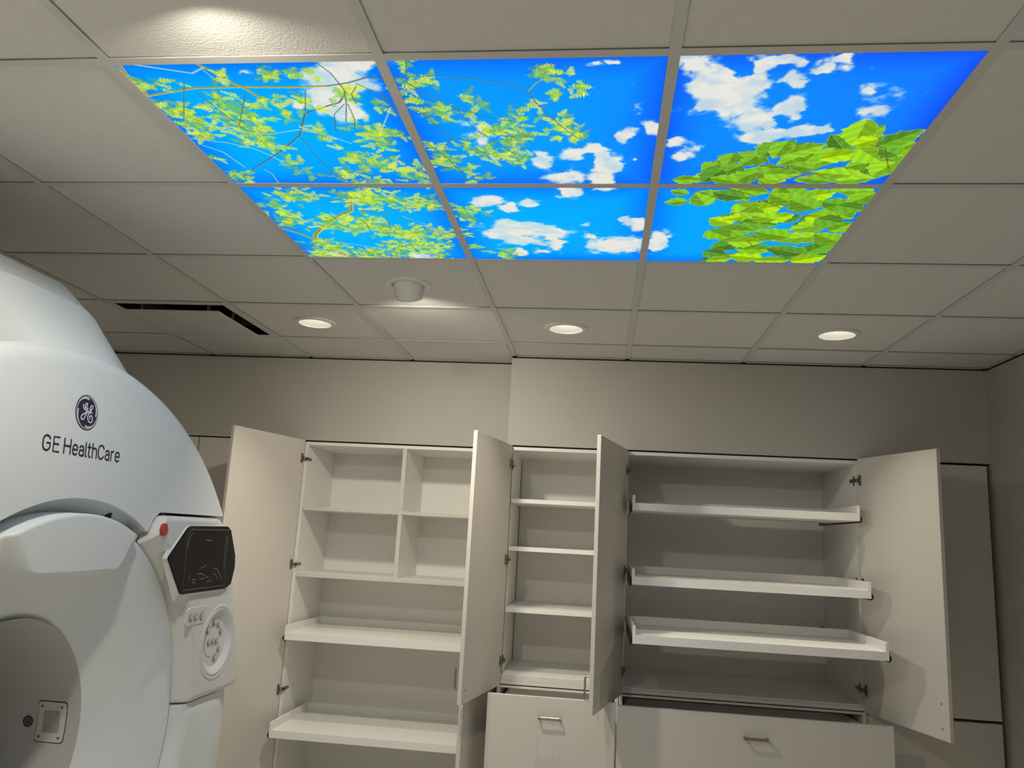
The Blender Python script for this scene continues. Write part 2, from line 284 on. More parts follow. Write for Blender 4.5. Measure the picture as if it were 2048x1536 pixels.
LEAFC=[(0.069,0.087,0.045,0.031),(0.063,0.253,0.058,0.073),(0.201,0.207,0.077,0.077),(0.2,0.305,0.067,0.068),(0.354,0.047,0.039,0.038),(0.439,0.05,0.023,0.025),(0.385,0.172,0.037,0.037),(0.317,0.217,0.03,0.031),(0.201,0.366,0.051,0.036),(0.055,0.32,0.041,0.035),(0.045,0.189,0.035,0.038),(0.51,0.308,0.061,0.05),(0.513,0.36,0.045,0.044),(0.425,0.442,0.051,0.048),(0.479,0.482,0.062,0.05),(0.363,0.533,0.044,0.042),(0.427,0.597,0.07,0.033),(0.565,0.543,0.043,0.063),(0.233,0.471,0.044,0.03),(0.259,0.533,0.02,0.026),(0.053,0.554,0.041,0.043),(0.372,0.324,0.027,0.052),(0.496,0.146,0.04,0.042),(0.556,0.176,0.02,0.029),(0.287,0.156,0.029,0.029),(0.022,0.44,0.02,0.029),(0.015,0.173,0.026,0.023),(0.575,0.326,0.017,0.034),(0.242,0.051,0.024,0.026),(0.689,0.088,0.023,0.026),(0.162,0.691,0.08,0.061),(0.42,0.713,0.131,0.073),(0.352,0.677,0.078,0.048),(0.062,0.875,0.076,0.071),(0.226,0.9,0.087,0.086),(0.546,0.736,0.053,0.062),(0.379,0.97,0.07,0.06),(0.466,0.968,0.081,0.06),(0.142,1.152,0.096,0.069),(0.368,1.128,0.093,0.084),(0.472,1.076,0.078,0.097),(0.052,1.19,0.052,0.054),(0.06,0.754,0.033,0.039),(0.322,0.884,0.068,0.07),(0.509,1.191,0.038,0.053),(0.108,1.07,0.062,0.049),(0.259,1.183,0.076,0.053),(0.663,0.028,0.024,0.017),(0.639,0.098,0.021,0.036),(0.696,0.093,0.024,0.024),(0.758,0.157,0.014,0.016),(0.804,0.187,0.02,0.02),(0.688,0.216,0.041,0.041),(0.649,0.174,0.022,0.026),(0.704,0.251,0.019,0.029),(0.769,0.224,0.022,0.014),(0.962,0.064,0.056,0.034),(1.031,0.119,0.03,0.027),(0.968,0.145,0.024,0.022),(0.912,0.189,0.013,0.02),(0.864,0.236,0.017,0.021),(0.891,0.254,0.022,0.028),(0.936,0.247,0.015,0.014),(0.992,0.241,0.022,0.028),(0.986,0.298,0.045,0.044),(1.014,0.344,0.042,0.027),(0.843,0.289,0.045,0.037),(0.801,0.311,0.031,0.038),(0.867,0.35,0.047,0.047),(0.763,0.414,0.053,0.034),(0.81,0.432,0.037,0.034),(0.865,0.449,0.037,0.043),(0.73,0.389,0.024,0.033),(0.653,0.431,0.033,0.051),(0.675,0.466,0.042,0.044),(0.706,0.511,0.034,0.037),(0.74,0.568,0.022,0.024),(0.639,0.397,0.016,0.042),(0.656,0.804,0.039,0.06),(0.715,0.798,0.019,0.018),(0.666,0.865,0.025,0.025),(0.578,0.984,0.053,0.055),(0.741,1.154,0.044,0.054),(0.65,1.096,0.044,0.022)]
CLOUD=[(0.491,0.077,0.077,0.059,1),(0.448,0.145,0.06,0.057,1),(0.454,0.211,0.05,0.046,1),(0.361,0.179,0.029,0.016,0.6),(0.284,0.046,0.031,0.013,0.5),(0.13,1.187,0.065,0.053,0.9),(0.429,1.186,0.05,0.035,0.8),(0.553,0.027,0.041,0.031,1),(0.785,0.289,0.023,0.059,0.7),(0.772,0.349,0.024,0.031,1),(0.753,0.273,0.023,0.018,0.5),(0.797,0.432,0.025,0.026,0.8),(1.008,0.424,0.04,0.033,1),(1.06,0.4,0.031,0.033,1),(1.08,0.485,0.041,0.071,1),(0.974,0.562,0.068,0.038,1),(1.068,0.567,0.042,0.048,1),(1.109,0.502,0.025,0.036,1),(0.925,0.475,0.029,0.04,1),(0.921,0.415,0.016,0.017,0.8),(1.13,0.334,0.019,0.034,1),(1.194,0.301,0.02,0.04,1),(1.055,0.039,0.018,0.012,0.6),(1.094,0.029,0.016,0.012,0.6),(1.156,0.203,0.014,0.04,0.45),(1.148,0.45,0.009,0.015,0.6),(1.032,0.454,0.016,0.019,-1),(0.984,0.652,0.04,0.041,0.9),(1.076,0.636,0.035,0.012,0.8),(0.732,0.712,0.042,0.035,1),(0.801,0.767,0.024,0.032,1),(0.865,0.733,0.033,0.031,1),(0.82,0.913,0.11,0.058,1),(0.907,0.95,0.06,0.059,1),(0.757,0.973,0.062,0.068,1),(0.808,1.034,0.073,0.049,1),(0.927,1.059,0.024,0.054,1),(0.798,1.137,0.025,0.04,0.9),(0.864,1.119,0.03,0.03,0.9),(1.149,0.856,0.021,0.039,1),(1.184,0.893,0.026,0.056,1),(1.109,1.054,0.072,0.071,0.95),(1.171,1.066,0.046,0.078,1),(1.042,0.986,0.025,0.03,0.9),(1.038,0.895,0.015,0.019,0.5),(1.259,1.008,0.032,0.068,1),(1.244,1.078,0.031,0.057,0.7),(1.267,0.042,0.038,0.046,1),(1.307,0.118,0.051,0.057,1),(1.353,0.185,0.061,0.069,1),(1.377,0.119,0.054,0.043,1),(1.395,0.052,0.03,0.033,1),(1.42,0.027,0.044,0.019,1),(1.473,0.115,0.023,0.035,1),(1.493,0.219,0.028,0.047,1),(1.428,0.266,0.063,0.05,1),(1.459,0.335,0.061,0.04,1),(1.537,0.318,0.055,0.028,0.9),(1.581,0.31,0.034,0.019,0.9),(1.651,0.346,0.021,0.023,0.9),(1.549,0.037,0.025,0.025,1),(1.526,0.072,0.019,0.017,0.9),(1.296,0.192,0.023,0.031,1),(1.47,0.041,0.022,0.017,0.9),(1.36,0.064,0.019,0.03,-1.2),(1.453,0.15,0.02,0.022,-1.1),(1.48,0.275,0.017,0.021,-1.1),(1.531,0.243,0.01,0.015,-0.8),(1.667,0.237,0.032,0.032,0.6),(1.691,0.169,0.05,0.037,0.5),(1.63,0.146,0.023,0.022,0.5),(1.677,0.294,0.025,0.025,0.55),(1.256,0.37,0.032,0.026,0.8),(1.276,0.437,0.037,0.025,0.65),(1.3,0.408,0.018,0.019,0.5),(1.334,0.902,0.017,0.022,0)]
BIGLEAF=[(1.275,0.576,1.339,0.576,0.045),(1.34,0.514,1.372,0.485,0.053),(1.347,0.584,1.385,0.523,0.067),(1.397,0.485,1.403,0.432,0.056),(1.379,0.545,1.43,0.497,0.075),(1.42,0.589,1.471,0.54,0.067),(1.434,0.486,1.468,0.431,0.081),(1.475,0.444,1.499,0.376,0.067),(1.507,0.447,1.52,0.373,0.048),(1.448,0.52,1.509,0.543,0.065),(1.534,0.435,1.608,0.386,0.057),(1.528,0.486,1.584,0.432,0.06),(1.584,0.491,1.602,0.427,0.06),(1.615,0.491,1.638,0.409,0.089),(1.557,0.49,1.612,0.51,0.052),(1.629,0.456,1.708,0.423,0.059),(1.619,0.343,1.667,0.414,0.055),(1.677,0.379,1.674,0.281,0.07),(1.681,0.388,1.722,0.36,0.055),(1.743,0.392,1.809,0.322,0.063),(1.706,0.413,1.766,0.467,0.078),(1.698,0.499,1.742,0.48,0.061),(1.75,0.406,1.797,0.436,0.057),(1.774,0.396,1.818,0.446,0.057),(1.79,0.407,1.816,0.379,0.037),(1.628,0.531,1.742,0.553,0.065),(1.722,0.542,1.806,0.542,0.064),(1.509,0.542,1.586,0.542,0.065),(1.494,0.558,1.556,0.581,0.045),(1.687,0.585,1.776,0.565,0.044),(1.596,0.567,1.677,0.583,0.045),(1.777,0.542,1.804,0.48,0.083),(1.782,0.456,1.825,0.483,0.06),(1.373,0.564,1.435,0.587,0.056),(1.333,0.59,1.353,0.54,0.045),(1.271,0.644,1.313,0.661,0.037),(1.262,0.724,1.314,0.712,0.046),(1.342,0.668,1.374,0.736,0.063),(1.355,0.649,1.409,0.691,0.062),(1.391,0.655,1.466,0.684,0.068),(1.451,0.637,1.529,0.653,0.06),(1.466,0.736,1.524,0.781,0.079),(1.487,0.792,1.546,0.791,0.081),(1.452,0.841,1.507,0.813,0.05),(1.406,0.838,1.464,0.874,0.072),(1.52,0.774,1.585,0.741,0.079),(1.567,0.615,1.646,0.724,0.109),(1.611,0.705,1.681,0.757,0.09),(1.645,0.683,1.706,0.653,0.073),(1.723,0.644,1.801,0.643,0.059),(1.696,0.713,1.78,0.746,0.076),(1.682,0.823,1.751,0.822,0.124),(1.721,0.766,1.802,0.824,0.081),(1.565,0.842,1.632,0.807,0.069),(1.512,0.867,1.598,0.884,0.087),(1.454,0.929,1.539,0.928,0.091),(1.414,0.935,1.476,0.987,0.094),(1.659,0.918,1.744,0.871,0.088),(1.715,0.836,1.786,0.864,0.084),(1.632,1.003,1.749,0.969,0.094),(1.556,0.936,1.654,0.977,0.093),(1.492,1.023,1.58,1.021,0.098),(1.444,1.076,1.509,1.039,0.1),(1.424,1.112,1.489,1.141,0.071),(1.533,1.089,1.634,1.086,0.102),(1.624,1.077,1.741,1.127,0.086),(1.748,1.112,1.811,1.019,0.116),(1.741,0.953,1.822,1.015,0.109),(1.515,1.149,1.605,1.168,0.09),(1.444,1.2,1.51,1.179,0.059),(1.607,1.194,1.699,1.19,0.073),(1.729,1.196,1.812,1.143,0.09),(1.768,0.721,1.815,0.662,0.074),(1.747,0.742,1.815,0.768,0.078),(1.778,0.923,1.822,0.862,0.073),(1.454,0.999,1.508,0.952,0.079),(1.547,0.668,1.615,0.719,0.075),(1.524,0.813,1.588,0.838,0.07)]
class Print:
    def __init__(s, x0, x1, y0, y1, nx, ny):
        s.x = np.linspace(x0, x1, nx); s.y = np.linspace(y0, y1, ny); s.X, s.Y = np.meshgrid(s.x, s.y)
        s.dx = (x1 - x0) / (nx - 1); s.dy = (y1 - y0) / (ny - 1); s.b = (x0, x1, y0, y1)
        # sky: deeper blue toward the right, cyan in the middle
        g = np.clip((s.X - .1) / 1.7, 0, 1); fr = smooth(.55, .65, s.Y)
        A = np.array([4, 168, 255.]); B = np.array([22, 124, 247.]); C_ = np.array([8, 172, 255.])
        c = A + (B - A) * g[..., None]; c = c + (C_ - c) * (fr[..., None] * .75)
        ex = np.minimum(s.X - x0, x1 - s.X); ey = np.minimum(s.Y - y0, y1 - s.Y)
        edge = np.clip(1 - np.minimum(ex, ey) / .10, 0, 1) ** 1.6
        c = c - edge[..., None] * np.array([0, 42, 12.]); mid = smooth(.02, .28, np.minimum(ex, ey)) * (.6 - .4 * g)
        c = c + mid[..., None] * np.array([0, 26, 0.]); s.c = np.clip(c, 0, 255)
    def clouds(s, L):
        f = np.zeros_like(s.X); wx = (fbm(s.X, s.Y, 26, 21, 4) - .5) * .05; wy = (fbm(s.X, s.Y, 26, 41, 4) - .5) * .05
        for (cx, cy, rx, ry, k) in L:
            d = ((s.X + wx - cx) / rx) ** 2 + ((s.Y + wy - cy) / ry) ** 2
            f = f + k * np.exp(-d * 1.15) if k < 0 else np.maximum(f, k * np.exp(-d * .85)) + .24 * k * np.exp(-d)
        n = fbm(s.X, s.Y * .8, 22, 3, 6) - .5; n2 = fbm(s.X * .7, s.Y, 70, 11, 4) - .5
        v = smooth(.30, .74, f + n * .95 + n2 * .40)
        v = v * (.82 + .18 * smooth(.3, .6, fbm(s.X, s.Y, 20, 5)))
        wcol = np.array([232, 232, 224.]); s.c = s.c + (wcol - s.c) * np.clip(v, 0, 1)[..., None]
    def win(s, x0, x1, y0, y1):
        i0 = max(0, int((x0 - s.b[0]) / s.dx)); i1 = min(len(s.x), int((x1 - s.b[0]) / s.dx) + 2)
        j0 = max(0, int((y0 - s.b[2]) / s.dy)); j1 = min(len(s.y), int((y1 - s.b[2]) / s.dy) + 2)
        return (i0, i1, j0, j1) if i0 < i1 and j0 < j1 else None
    def stroke(s, p, q, w, col, a=1.0):
        w_ = s.win(min(p[0], q[0]) - w * 2, max(p[0], q[0]) + w * 2, min(p[1], q[1]) - w * 2, max(p[1], q[1]) + w * 2)
        if not w_: return
        i0, i1, j0, j1 = w_; X = s.X[j0:j1, i0:i1]; Y = s.Y[j0:j1, i0:i1]
        vx, vy = q[0] - p[0], q[1] - p[1]; L2 = vx * vx + vy * vy + 1e-12
        t = np.clip(((X - p[0]) * vx + (Y - p[1]) * vy) / L2, 0, 1); d = np.hypot(X - p[0] - t * vx, Y - p[1] - t * vy)
        k = a * np.clip((w / 2 - d) / .0014 + .5, 0, 1)
        s.c[j0:j1, i0:i1] += (np.array(col, float) - s.c[j0:j1, i0:i1]) * k[..., None]
    def leaf(s, p, q, w, col, edge=None, vein=None):
        m = w * .7; w_ = s.win(min(p[0], q[0]) - m, max(p[0], q[0]) + m, min(p[1], q[1]) - m, max(p[1], q[1]) + m)
        if not w_: return
        i0, i1, j0, j1 = w_; X = s.X[j0:j1, i0:i1]; Y = s.Y[j0:j1, i0:i1]
        vx, vy = q[0] - p[0], q[1] - p[1]; L = math.hypot(vx, vy) + 1e-9; vx /= L; vy /= L
        u = ((X - p[0]) * vx + (Y - p[1]) * vy) / L; v = (X - p[0]) * -vy + (Y - p[1]) * vx
        uu = np.clip(u, 0, 1); half = w / 2 * np.sin(np.pi * uu ** .8) ** .85
        if vein is not None: half = half * (1 + .10 * np.sin(uu * 23 + p[0] * 90) + .06 * np.sin(uu * 41))
        d = half - np.abs(v); k = np.clip(d / .0013 + .4, 0, 1) * (u > 0) * (u < 1)
        c = np.array(col, float) * (1 + .12 * np.sign(v))[..., None]
        if edge is not None: c = c + (np.array(edge, float) - c) * (.75 * np.clip(1 - d / .004, 0, 1))[..., None]
        if vein is not None:
            c = c * (1 + .05 * np.sin((u * L - np.abs(v) * .9) / .0055))[..., None]
            c = c + (np.array(vein, float) - c) * (.6 * np.clip(1 - np.abs(v) / .0015, 0, 1))[..., None]
        s.c[j0:j1, i0:i1] += (c - s.c[j0:j1, i0:i1]) * k[..., None]
def paint(pr, rnd):
    x0, x1, y0, y1 = pr.b; inside = lambda x, y, m=.1: x0 - m < x < x1 + m and y0 - m < y < y1 + m
    pr.clouds(CLOUD)
    BC = [((158, 146, 48), (238, 224, 120)), ((66, 84, 66), (150, 200, 215)), ((185, 205, 190), (205, 228, 225))]
    def branches(lo, hi):
        for wd, c, pts in BRANCH:
            if lo <= wd < hi:
                for p, q in zip(pts, pts[1:]): pr.stroke((p[0], p[1] + wd * .25), (q[0], q[1] + wd * .25), wd * 1.5, BC[c][1], .8)
                for p, q in zip(pts, pts[1:]): pr.stroke(p, q, max(wd * 1.05, .0019), BC[c][0])
    branches(.0034, 1)
    LG = [(158, 200, 12), (180, 214, 18), (128, 184, 26), (104, 168, 50), (200, 224, 40), (84, 148, 62), (190, 220, 30)]
    def pinnate(x, y, a, L, c):
        ca, sa = math.cos(a), math.sin(a); e = (x + L * ca, y + L * sa)
        pr.stroke((x, y), e, .003, tuple(min(255, v + 70) for v in c), .45)
        n = 5; ll0 = L * rnd.uniform(.36, .5)
        for k in range(1, n + 1):
            bx, by = x + L * ca * k / n, y + L * sa * k / n
            for sg in (-1, 1):
                b = a + sg * math.radians(66 - 8 * k); ll = ll0 * (1.05 - .09 * k); lw = ll * .34; cc = tuple(v * rnd.uniform(.85, 1.15) for v in c)
                pr.leaf((bx, by), (bx + ll * math.cos(b), by + ll * math.sin(b)), lw, cc, (min(255, cc[0] + 40), min(255, cc[1] + 30), cc[2] + 60))
    und = np.zeros_like(pr.X)
    for (cx, cy, rx, ry) in LEAFC: und = np.maximum(und, np.exp(-(((pr.X - cx) / rx) ** 2 + ((pr.Y - cy) / ry) ** 2) * 1.3))
    und = .55 * smooth(.50, .80, und * .75 + (fbm(pr.X, pr.Y, 75, 77, 3) - .35) * .9)
    pr.c += (np.array([172, 208, 44.]) - pr.c) * und[..., None]
    for (cx, cy, rx, ry) in LEAFC:
        n = max(4, int(rx * ry * math.pi / .00036))
        for _ in range(n):
            t = rnd.uniform(0, 6.283); r = math.sqrt(rnd.random()); x, y = cx + rx * r * math.cos(t), cy + ry * r * math.sin(t)
            c = rnd.choice(LG); a = rnd.uniform(0, 6.283); L = rnd.uniform(.022, .038)
            if inside(x, y, .05): pinnate(x, y, a, L, c)
    branches(0, .0034)
    rb = random.Random(5)
    big = sorted(BIGLEAF, key=lambda l: rb.random())
    for (ax, ay, bx, by, wd) in big:                       # leaves further back in the crown
        jx, jy, a = rb.uniform(-.03, .03), rb.uniform(-.03, .03), rb.uniform(-.5, .5)
        mx, my = (ax + bx) / 2 + jx, (ay + by) / 2 + jy; L = math.hypot(bx - ax, by - ay) * .55; t = math.atan2(by - ay, bx - ax) + a
        if mx - x0 > -.1 and not (mx < 1.36 or rb.random() < .12): pr.leaf((mx - L * math.cos(t), my - L * math.sin(t)), (mx + L * math.cos(t), my + L * math.sin(t)), min(wd, .07), rb.choice([(74, 128, 48), (92, 148, 40), (120, 170, 30)]), (160, 200, 90), (140, 190, 80))
    for k, (ax, ay, bx, by, wd) in enumerate(big):
        c = rb.choice([(118, 178, 34), (140, 196, 36), (98, 158, 42), (162, 210, 20), (84, 140, 44), (112, 170, 40), (128, 186, 40)])
        if inside((ax + bx) / 2, (ay + by) / 2): 
            if rb.random() < .5: ax, ay, bx, by = bx, by, ax, ay
            ex, ey = (bx - ax) * .12, (by - ay) * .12; pr.leaf((ax - ex, ay - ey), (bx + ex, by + ey), min(wd, .085) * 1.15, c, (206, 232, 110), (176, 214, 90))
    branches(.0034, .0034) 
    for wd, c, pts in BRANCH[-7:]:
        for p, q in zip(pts, pts[1:]): pr.stroke(p, q, wd, (112, 96, 40))
def build_print(parent, x0, x1, y0, y1, nx, ny, seed):
    pr = Print(x0, x1, y0, y1, nx, ny); paint(pr, random.Random(seed))
    cx, cy = parent.location[0], parent.location[1]
    co = np.zeros((ny * nx, 3), np.float32); co[:, 0] = (pr.X - cx).ravel(); co[:, 1] = (pr.Y - cy).ravel(); co[:, 2] = .0022
    idx = np.arange(nx * ny).reshape(ny, nx); q = np.stack([idx[:-1, :-1], idx[1:, :-1], idx[1:, 1:], idx[:-1, 1:]], -1).reshape(-1, 4)
    me = bpy.data.meshes.new('printed_diffuser'); me.vertices.add(len(co)); me.vertices.foreach_set('co', co.ravel())
    me.loops.add(q.size); me.loops.foreach_set('vertex_index', q.ravel().astype(np.int32)); me.polygons.add(len(q))
    me.polygons.foreach_set('loop_start', np.arange(0, q.size, 4, dtype=np.int32)); me.update(calc_edges=True)
    s = np.clip(pr.c.reshape(-1, 3) / 255, 0, 1); l = np.where(s <= .04045, s / 12.92, ((s + .055) / 1.055) ** 2.4)
    k = (np.clip((s[:, 2] - s[:, 0] - .35) / .4, 0, 1) * (s[:, 2] > .9)).reshape(ny, nx)      # the blue of the film is beyond display white
    for _ in range(2):
        e = np.pad(k, 1, mode='edge'); k = np.min([e[a:a + ny, b:b + nx] for a in (0, 1, 2) for b in (0, 1, 2)], axis=0)
    k = k * smooth(.0, .06, np.minimum(np.minimum(pr.X - x0, x1 - pr.X), np.minimum(pr.Y - y0, y1 - pr.Y)))
    l[:, 2] *= 1 + 1.0 * k.ravel()
    at = me.color_attributes.new('print', 'FLOAT_COLOR', 'POINT'); at.data.foreach_set('color', np.c_[l, np.ones(len(l))].astype(np.float32).ravel())
    me.materials.append(SKYMAT); return link('printed_diffuser', me, parent)
SKYMAT = bpy.data.materials.new('backlit_print'); SKYMAT.use_nodes = True; _nt = SKYMAT.node_tree; _nt.nodes.remove(_nt.nodes['Principled BSDF'])
_a = _nt.nodes.new('ShaderNodeVertexColor'); _a.layer_name = 'print'; _e = _nt.nodes.new('ShaderNodeEmission'); _e.inputs[1].default_value = PANEL
SKYMAT.cycles.emission_sampling = 'NONE'
_nt.links.new(_a.outputs[0], _e.inputs[0]); _nt.links.new(_e.outputs[0], _nt.nodes['Material Output'].inputs[0])
LB = {(0, 0): 'back-lit ceiling panel printed with thick branches, leaves and a white cloud at its top',
      (1, 0): 'back-lit ceiling panel printed with drooping leafy twigs and a puffy cloud at its lower right',
      (2, 0): 'back-lit ceiling panel printed with a big white cloud above large green leaves',
      (0, 1): 'back-lit ceiling panel densely printed with small leaves and one bent yellow branch',
      (1, 1): 'back-lit ceiling panel printed mostly with blue sky and small white clouds',
      (2, 1): 'back-lit ceiling panel printed with large bright green leaves on its right half'}
for (i, j) in SKY:
    x, y = cell(i, j)
    t = thing('sky_light_panel', (x, y, H), LB[(i, j)], 'light panel', 'sky print light panels')
    build_print(t, x - .2965, x + .2965, y - .2965, y + .2965, 380, 330 if j == 0 else 240, 11 + i * 3 + j)
    m = MB()
    for a, b, c, d in ((-.2985, .2985, -.2985, -.2966), (-.2985, .2985, .2966, .2985), (-.2985, -.2966, -.2966, .2966), (.2966, .2985, -.2966, .2966)): m.box(a, b, c, d, .0016, .05)
    m.box(-.2985, .2985, -.2985, .2985, .05, .052).build('housing', M['bar'], t)
# ================================================================ cabinets
PT = .018
def hinge_mesh(sgn):                 # local: x along the door from its hinge edge, y = inner face normal, z up
    m = MB()
    m.box(.010, .026, .019, .0225, -.024, .024)            # plate on the door
    m.box(.012, .024, .0225, .030, -.009, .009)            # cup rim
    return m
def hinge(parent, piv, a, sgn, z, Yf):
    """concealed hinge: wing plate on the open door, arm, and a winged mounting plate on the cabinet side"""
    R = Matrix.Translation((piv[0], piv[1], z)) @ Matrix.Rotation(-sgn * a, 4, 'Z') @ Matrix.Diagonal((sgn, 1, 1, 1))
    m = MB()
    for b in ((.012, .027, .019, .0225, -.026, .026), (.010, .028, .0225, .031, -.011, .011)): m.box(*b, T=R)
    # arm reaching round to the cabinet side, in world axes
    xs = piv[0] + sgn * .020
    def wb(x0, x1, y0, y1, z0, z1):
        a0, a1 = sorted((xs + sgn * x0, xs + sgn * x1)); m.box(a0, a1, Yf + y0, Yf + y1, z + z0, z + z1)
    wb(.004, .016, -.018, .026, -.0075, .0075)
    wb(.000, .004, .020, .034, -.024, .024)
    wb(.001, .012, .030, .066, -.006, .006); wb(.001, .010, .060, .070, -.008, .004)
    o = m.build('hinge', M['metal'], parent); o['label'] = 'nickel concealed hinge'; return o
def world_child(o, parent):
    o.parent = parent; o.matrix_parent_inverse = Matrix(); return o
def pull(pts, r=.0045, w=None):
    return MB().tube(pts, r, 8)
def door(parent, piv, a_deg, sgn, L, z0, z1, Yf, hinges, handle_z=None, org=(0, 0, 0), label=None):
    """sgn +1: hinged on its left edge, -1: on its right edge; a: opening angle; piv: outer hinge corner (x, y)"""
    a = math.radians(a_deg); R = Matrix.Translation((piv[0], piv[1], 0)) @ Matrix.Rotation(-sgn * a, 4, 'Z') @ Matrix.Diagonal((sgn, 1, 1, 1))
    d = MB().box(0, L, 0, PT + .001, z0, z1, T=R).build('door', M['door'], parent, bevel=.0012)
    if label: d['label'] = label
    for hz in hinges: rel(hinge(d, piv, a, sgn, hz, Yf), org)
    if handle_z:
        h0, h1 = handle_z; x = L - .042
        loc = [(x, -.001, h0), (x, -.024, h0), (x, -.031, h0 + .007), (x, -.031, h1 - .007), (x, -.024, h1), (x, -.001, h1)]
        hd = MB().tube([tuple(R @ Vector(p)) for p in loc], .0048, 8).build('handle', M['handle'], d, smooth=False); hd['label'] = 'brushed nickel bar handle'; rel(hd, org)
        for hz in (h0, h1):
            c = lambda u, v, h: tuple(R @ Vector((x + u, PT + .001 + h, hz + v)))
            rel(MB().lathe([(.0001, .001), (.0032, .001), (.0034, -.002)], c, 12).build('screw', M['hole'], d), org)
    rel(d, org); return d
def tray(parent, x0, x1, yf, yb, z0, org, xs0, xs1, yback):
    hw = .013; m = MB()
    m.box(x0 + hw, x1 - hw, yf, yb - hw, z0, z0 + .037)
    m.box(x0, x0 + hw, yf, yb, z0, z0 + .075).box(x1 - hw, x1, yf, yb, z0, z0 + .075).box(x0 + hw, x1 - hw, yb - hw, yb, z0, z0 + .075)
    t = m.build('pull_out_tray', M['white'], parent); rel(t, org)
    for a, b in ((x0 - .011, x0 - .0005), (x1 + .0005, x1 + .011)):
        s = MB().box(a, b, yf + .012, min(yb, yback), z0 - .004, z0 + .020).box(a + .002, b - .002, yf + .02, yback, z0 - .008, z0 + .034)
        s.box(a, b, yf + .004, yf + .012, z0 + .004, z0 + .014)
        s = s.build('drawer_slide', M['darkmetal'], t); rel(s, org)
    for a, b in ((xs0, x0 - .0115), (x1 + .0115, xs1)):
        rel(box('slide_block', (a, b, YF_(parent) + .004, yback, z0 - .012, z0 + .042), M['white'], parent), org)
    return t
FRONT = {}
def YF_(p): return FRONT[p.name]
def carcass(name, x0, x1, yf, yb, z0, z1, label, cat, group, bottom=True, top=True):
    org = ((x0 + x1) / 2, yf, z0); t = thing(name, org, label, cat, group); FRONT[t.name] = yf
    B = lambda n, b, m='white': box(n, b, M[m], t, .0008, org)
    B('side_panel', (x0, x0 + PT, yf, yb, z0, z1)); B('side_panel', (x1 - PT, x1, yf, yb, z0, z1))
    B('back_panel', (x0 + PT, x1 - PT, yb - .008, yb, z0, z1))
    if top: B('top_panel', (x0 + PT, x1 - PT, yf, yb - .008, z1 - PT, z1))
    if bottom: B('bottom_panel', (x0 + PT, x1 - PT, yf, yb - .008, z0, z0 + PT))
    return t, org, B
CT = SB - .008
# --- tall open cabinet on the left (full height)
t, org, B = carcass('tall_cabinet', -.598, .585, YL + .020, 3.40, .10, CT, 'tall white cabinet standing open, its top divided into four cubbyholes', 'cabinet', None)
B('shelf', (-.58, .567, YL + .021, 3.392, 1.819, 1.838)); B('shelf', (-.58, .567, YL + .021, 3.392, 1.451, 1.473))
B('divider', (-.021, .001, YL + .020, 3.392, 1.838, CT - PT)); B('divider', (-.021, .001, YL + .020, 3.392, 1.473, 1.819))
for b in ((-.58, .567, 1.819, 1.838), (-.58, .567, 1.451, 1.473), (-.021, .001, 1.838, CT - PT), (-.021, .001, 1.473, 1.819)): B('edge_band', (b[0], b[1], YL + .0185, YL + .0199, b[2], b[3]), 'door')
tray(t, -.555, .542, 2.795, 3.33, 1.128, org, -.58, .567, 3.36); tray(t, -.553, .540, 2.715, 3.25, .655, org, -.58, .567, 3.36)
B('toe_kick', (-.598, .585, YL + .07, YL + .088, .001, .10))
door(t, (-.609, YL + .003), 106.2, 1, .583, .11, CT + .006, YL + .02, (2.108, 1.518, .856, .35), None, org, 'tall door swung open to the left')
door(t, (.598, YL + .001), 80.8, -1, .585, .11, .985 + 1.218, YL + .02, (2.108, 1.518, .856, .35), None, org, 'tall door swung open to the right')
# --- narrow open wall cabinet
t, org, B = carcass('shelf_cabinet', .604, 1.219, YR + .020, 3.30, .9935, CT, 'narrow white cabinet standing open with three shelves', 'cabinet', None)
for z in (1.909, 1.659, 1.347): B('shelf', (.626, 1.199, YR + .022, 3.285, z, z + .022))
B('deck', (.624, 1.199, YR + .021, 3.29, 1.0125, 1.040))
rel(MB().box(.6225, .6245, YR + .024, YR + .027, 1.045, 2.17).box(.6225, .6245, 3.284, 3.290, 1.045, 2.17).build('edge_gap', M['blk'], t), org)
door(t, (.603, YR + .003), 100.7, 1, .563, .99, CT + .006, YR + .02, (2.112, 1.613, 1.107), (1.046, 1.141), org, 'door swung open to the left')
# --- wide open wall cabinet
t, org, B = carcass('wide_cabinet', 1.2225, 2.409, YR + .020, 3.40, .9935, CT, 'wide white cabinet standing open with three pull-out trays', 'cabinet', None)
B('deck', (1.2415, 2.390, YR + .021, 3.39, 1.0125, 1.021))
for k, (yf, z0) in enumerate(((2.612, 1.895), (2.482, 1.537), (2.277, 1.291))): tray(t, 1.261, 2.359, yf, yf + .53, z0, org, 1.2405, 2.391, 3.36)
door(t, (1.2185, YR + .003), 104.3, 1, .574, .99, CT + .006, YR + .02, (2.106, 1.594, 1.100), (1.044, 1.143), org, 'door swung open to the left')
door(t, (2.411, YR + .003), 108.3, -1, .556, .99, CT + .006, YR + .02, (2.104, 1.594, 1.094), (1.036, 1.135), org, 'door swung open to the right')
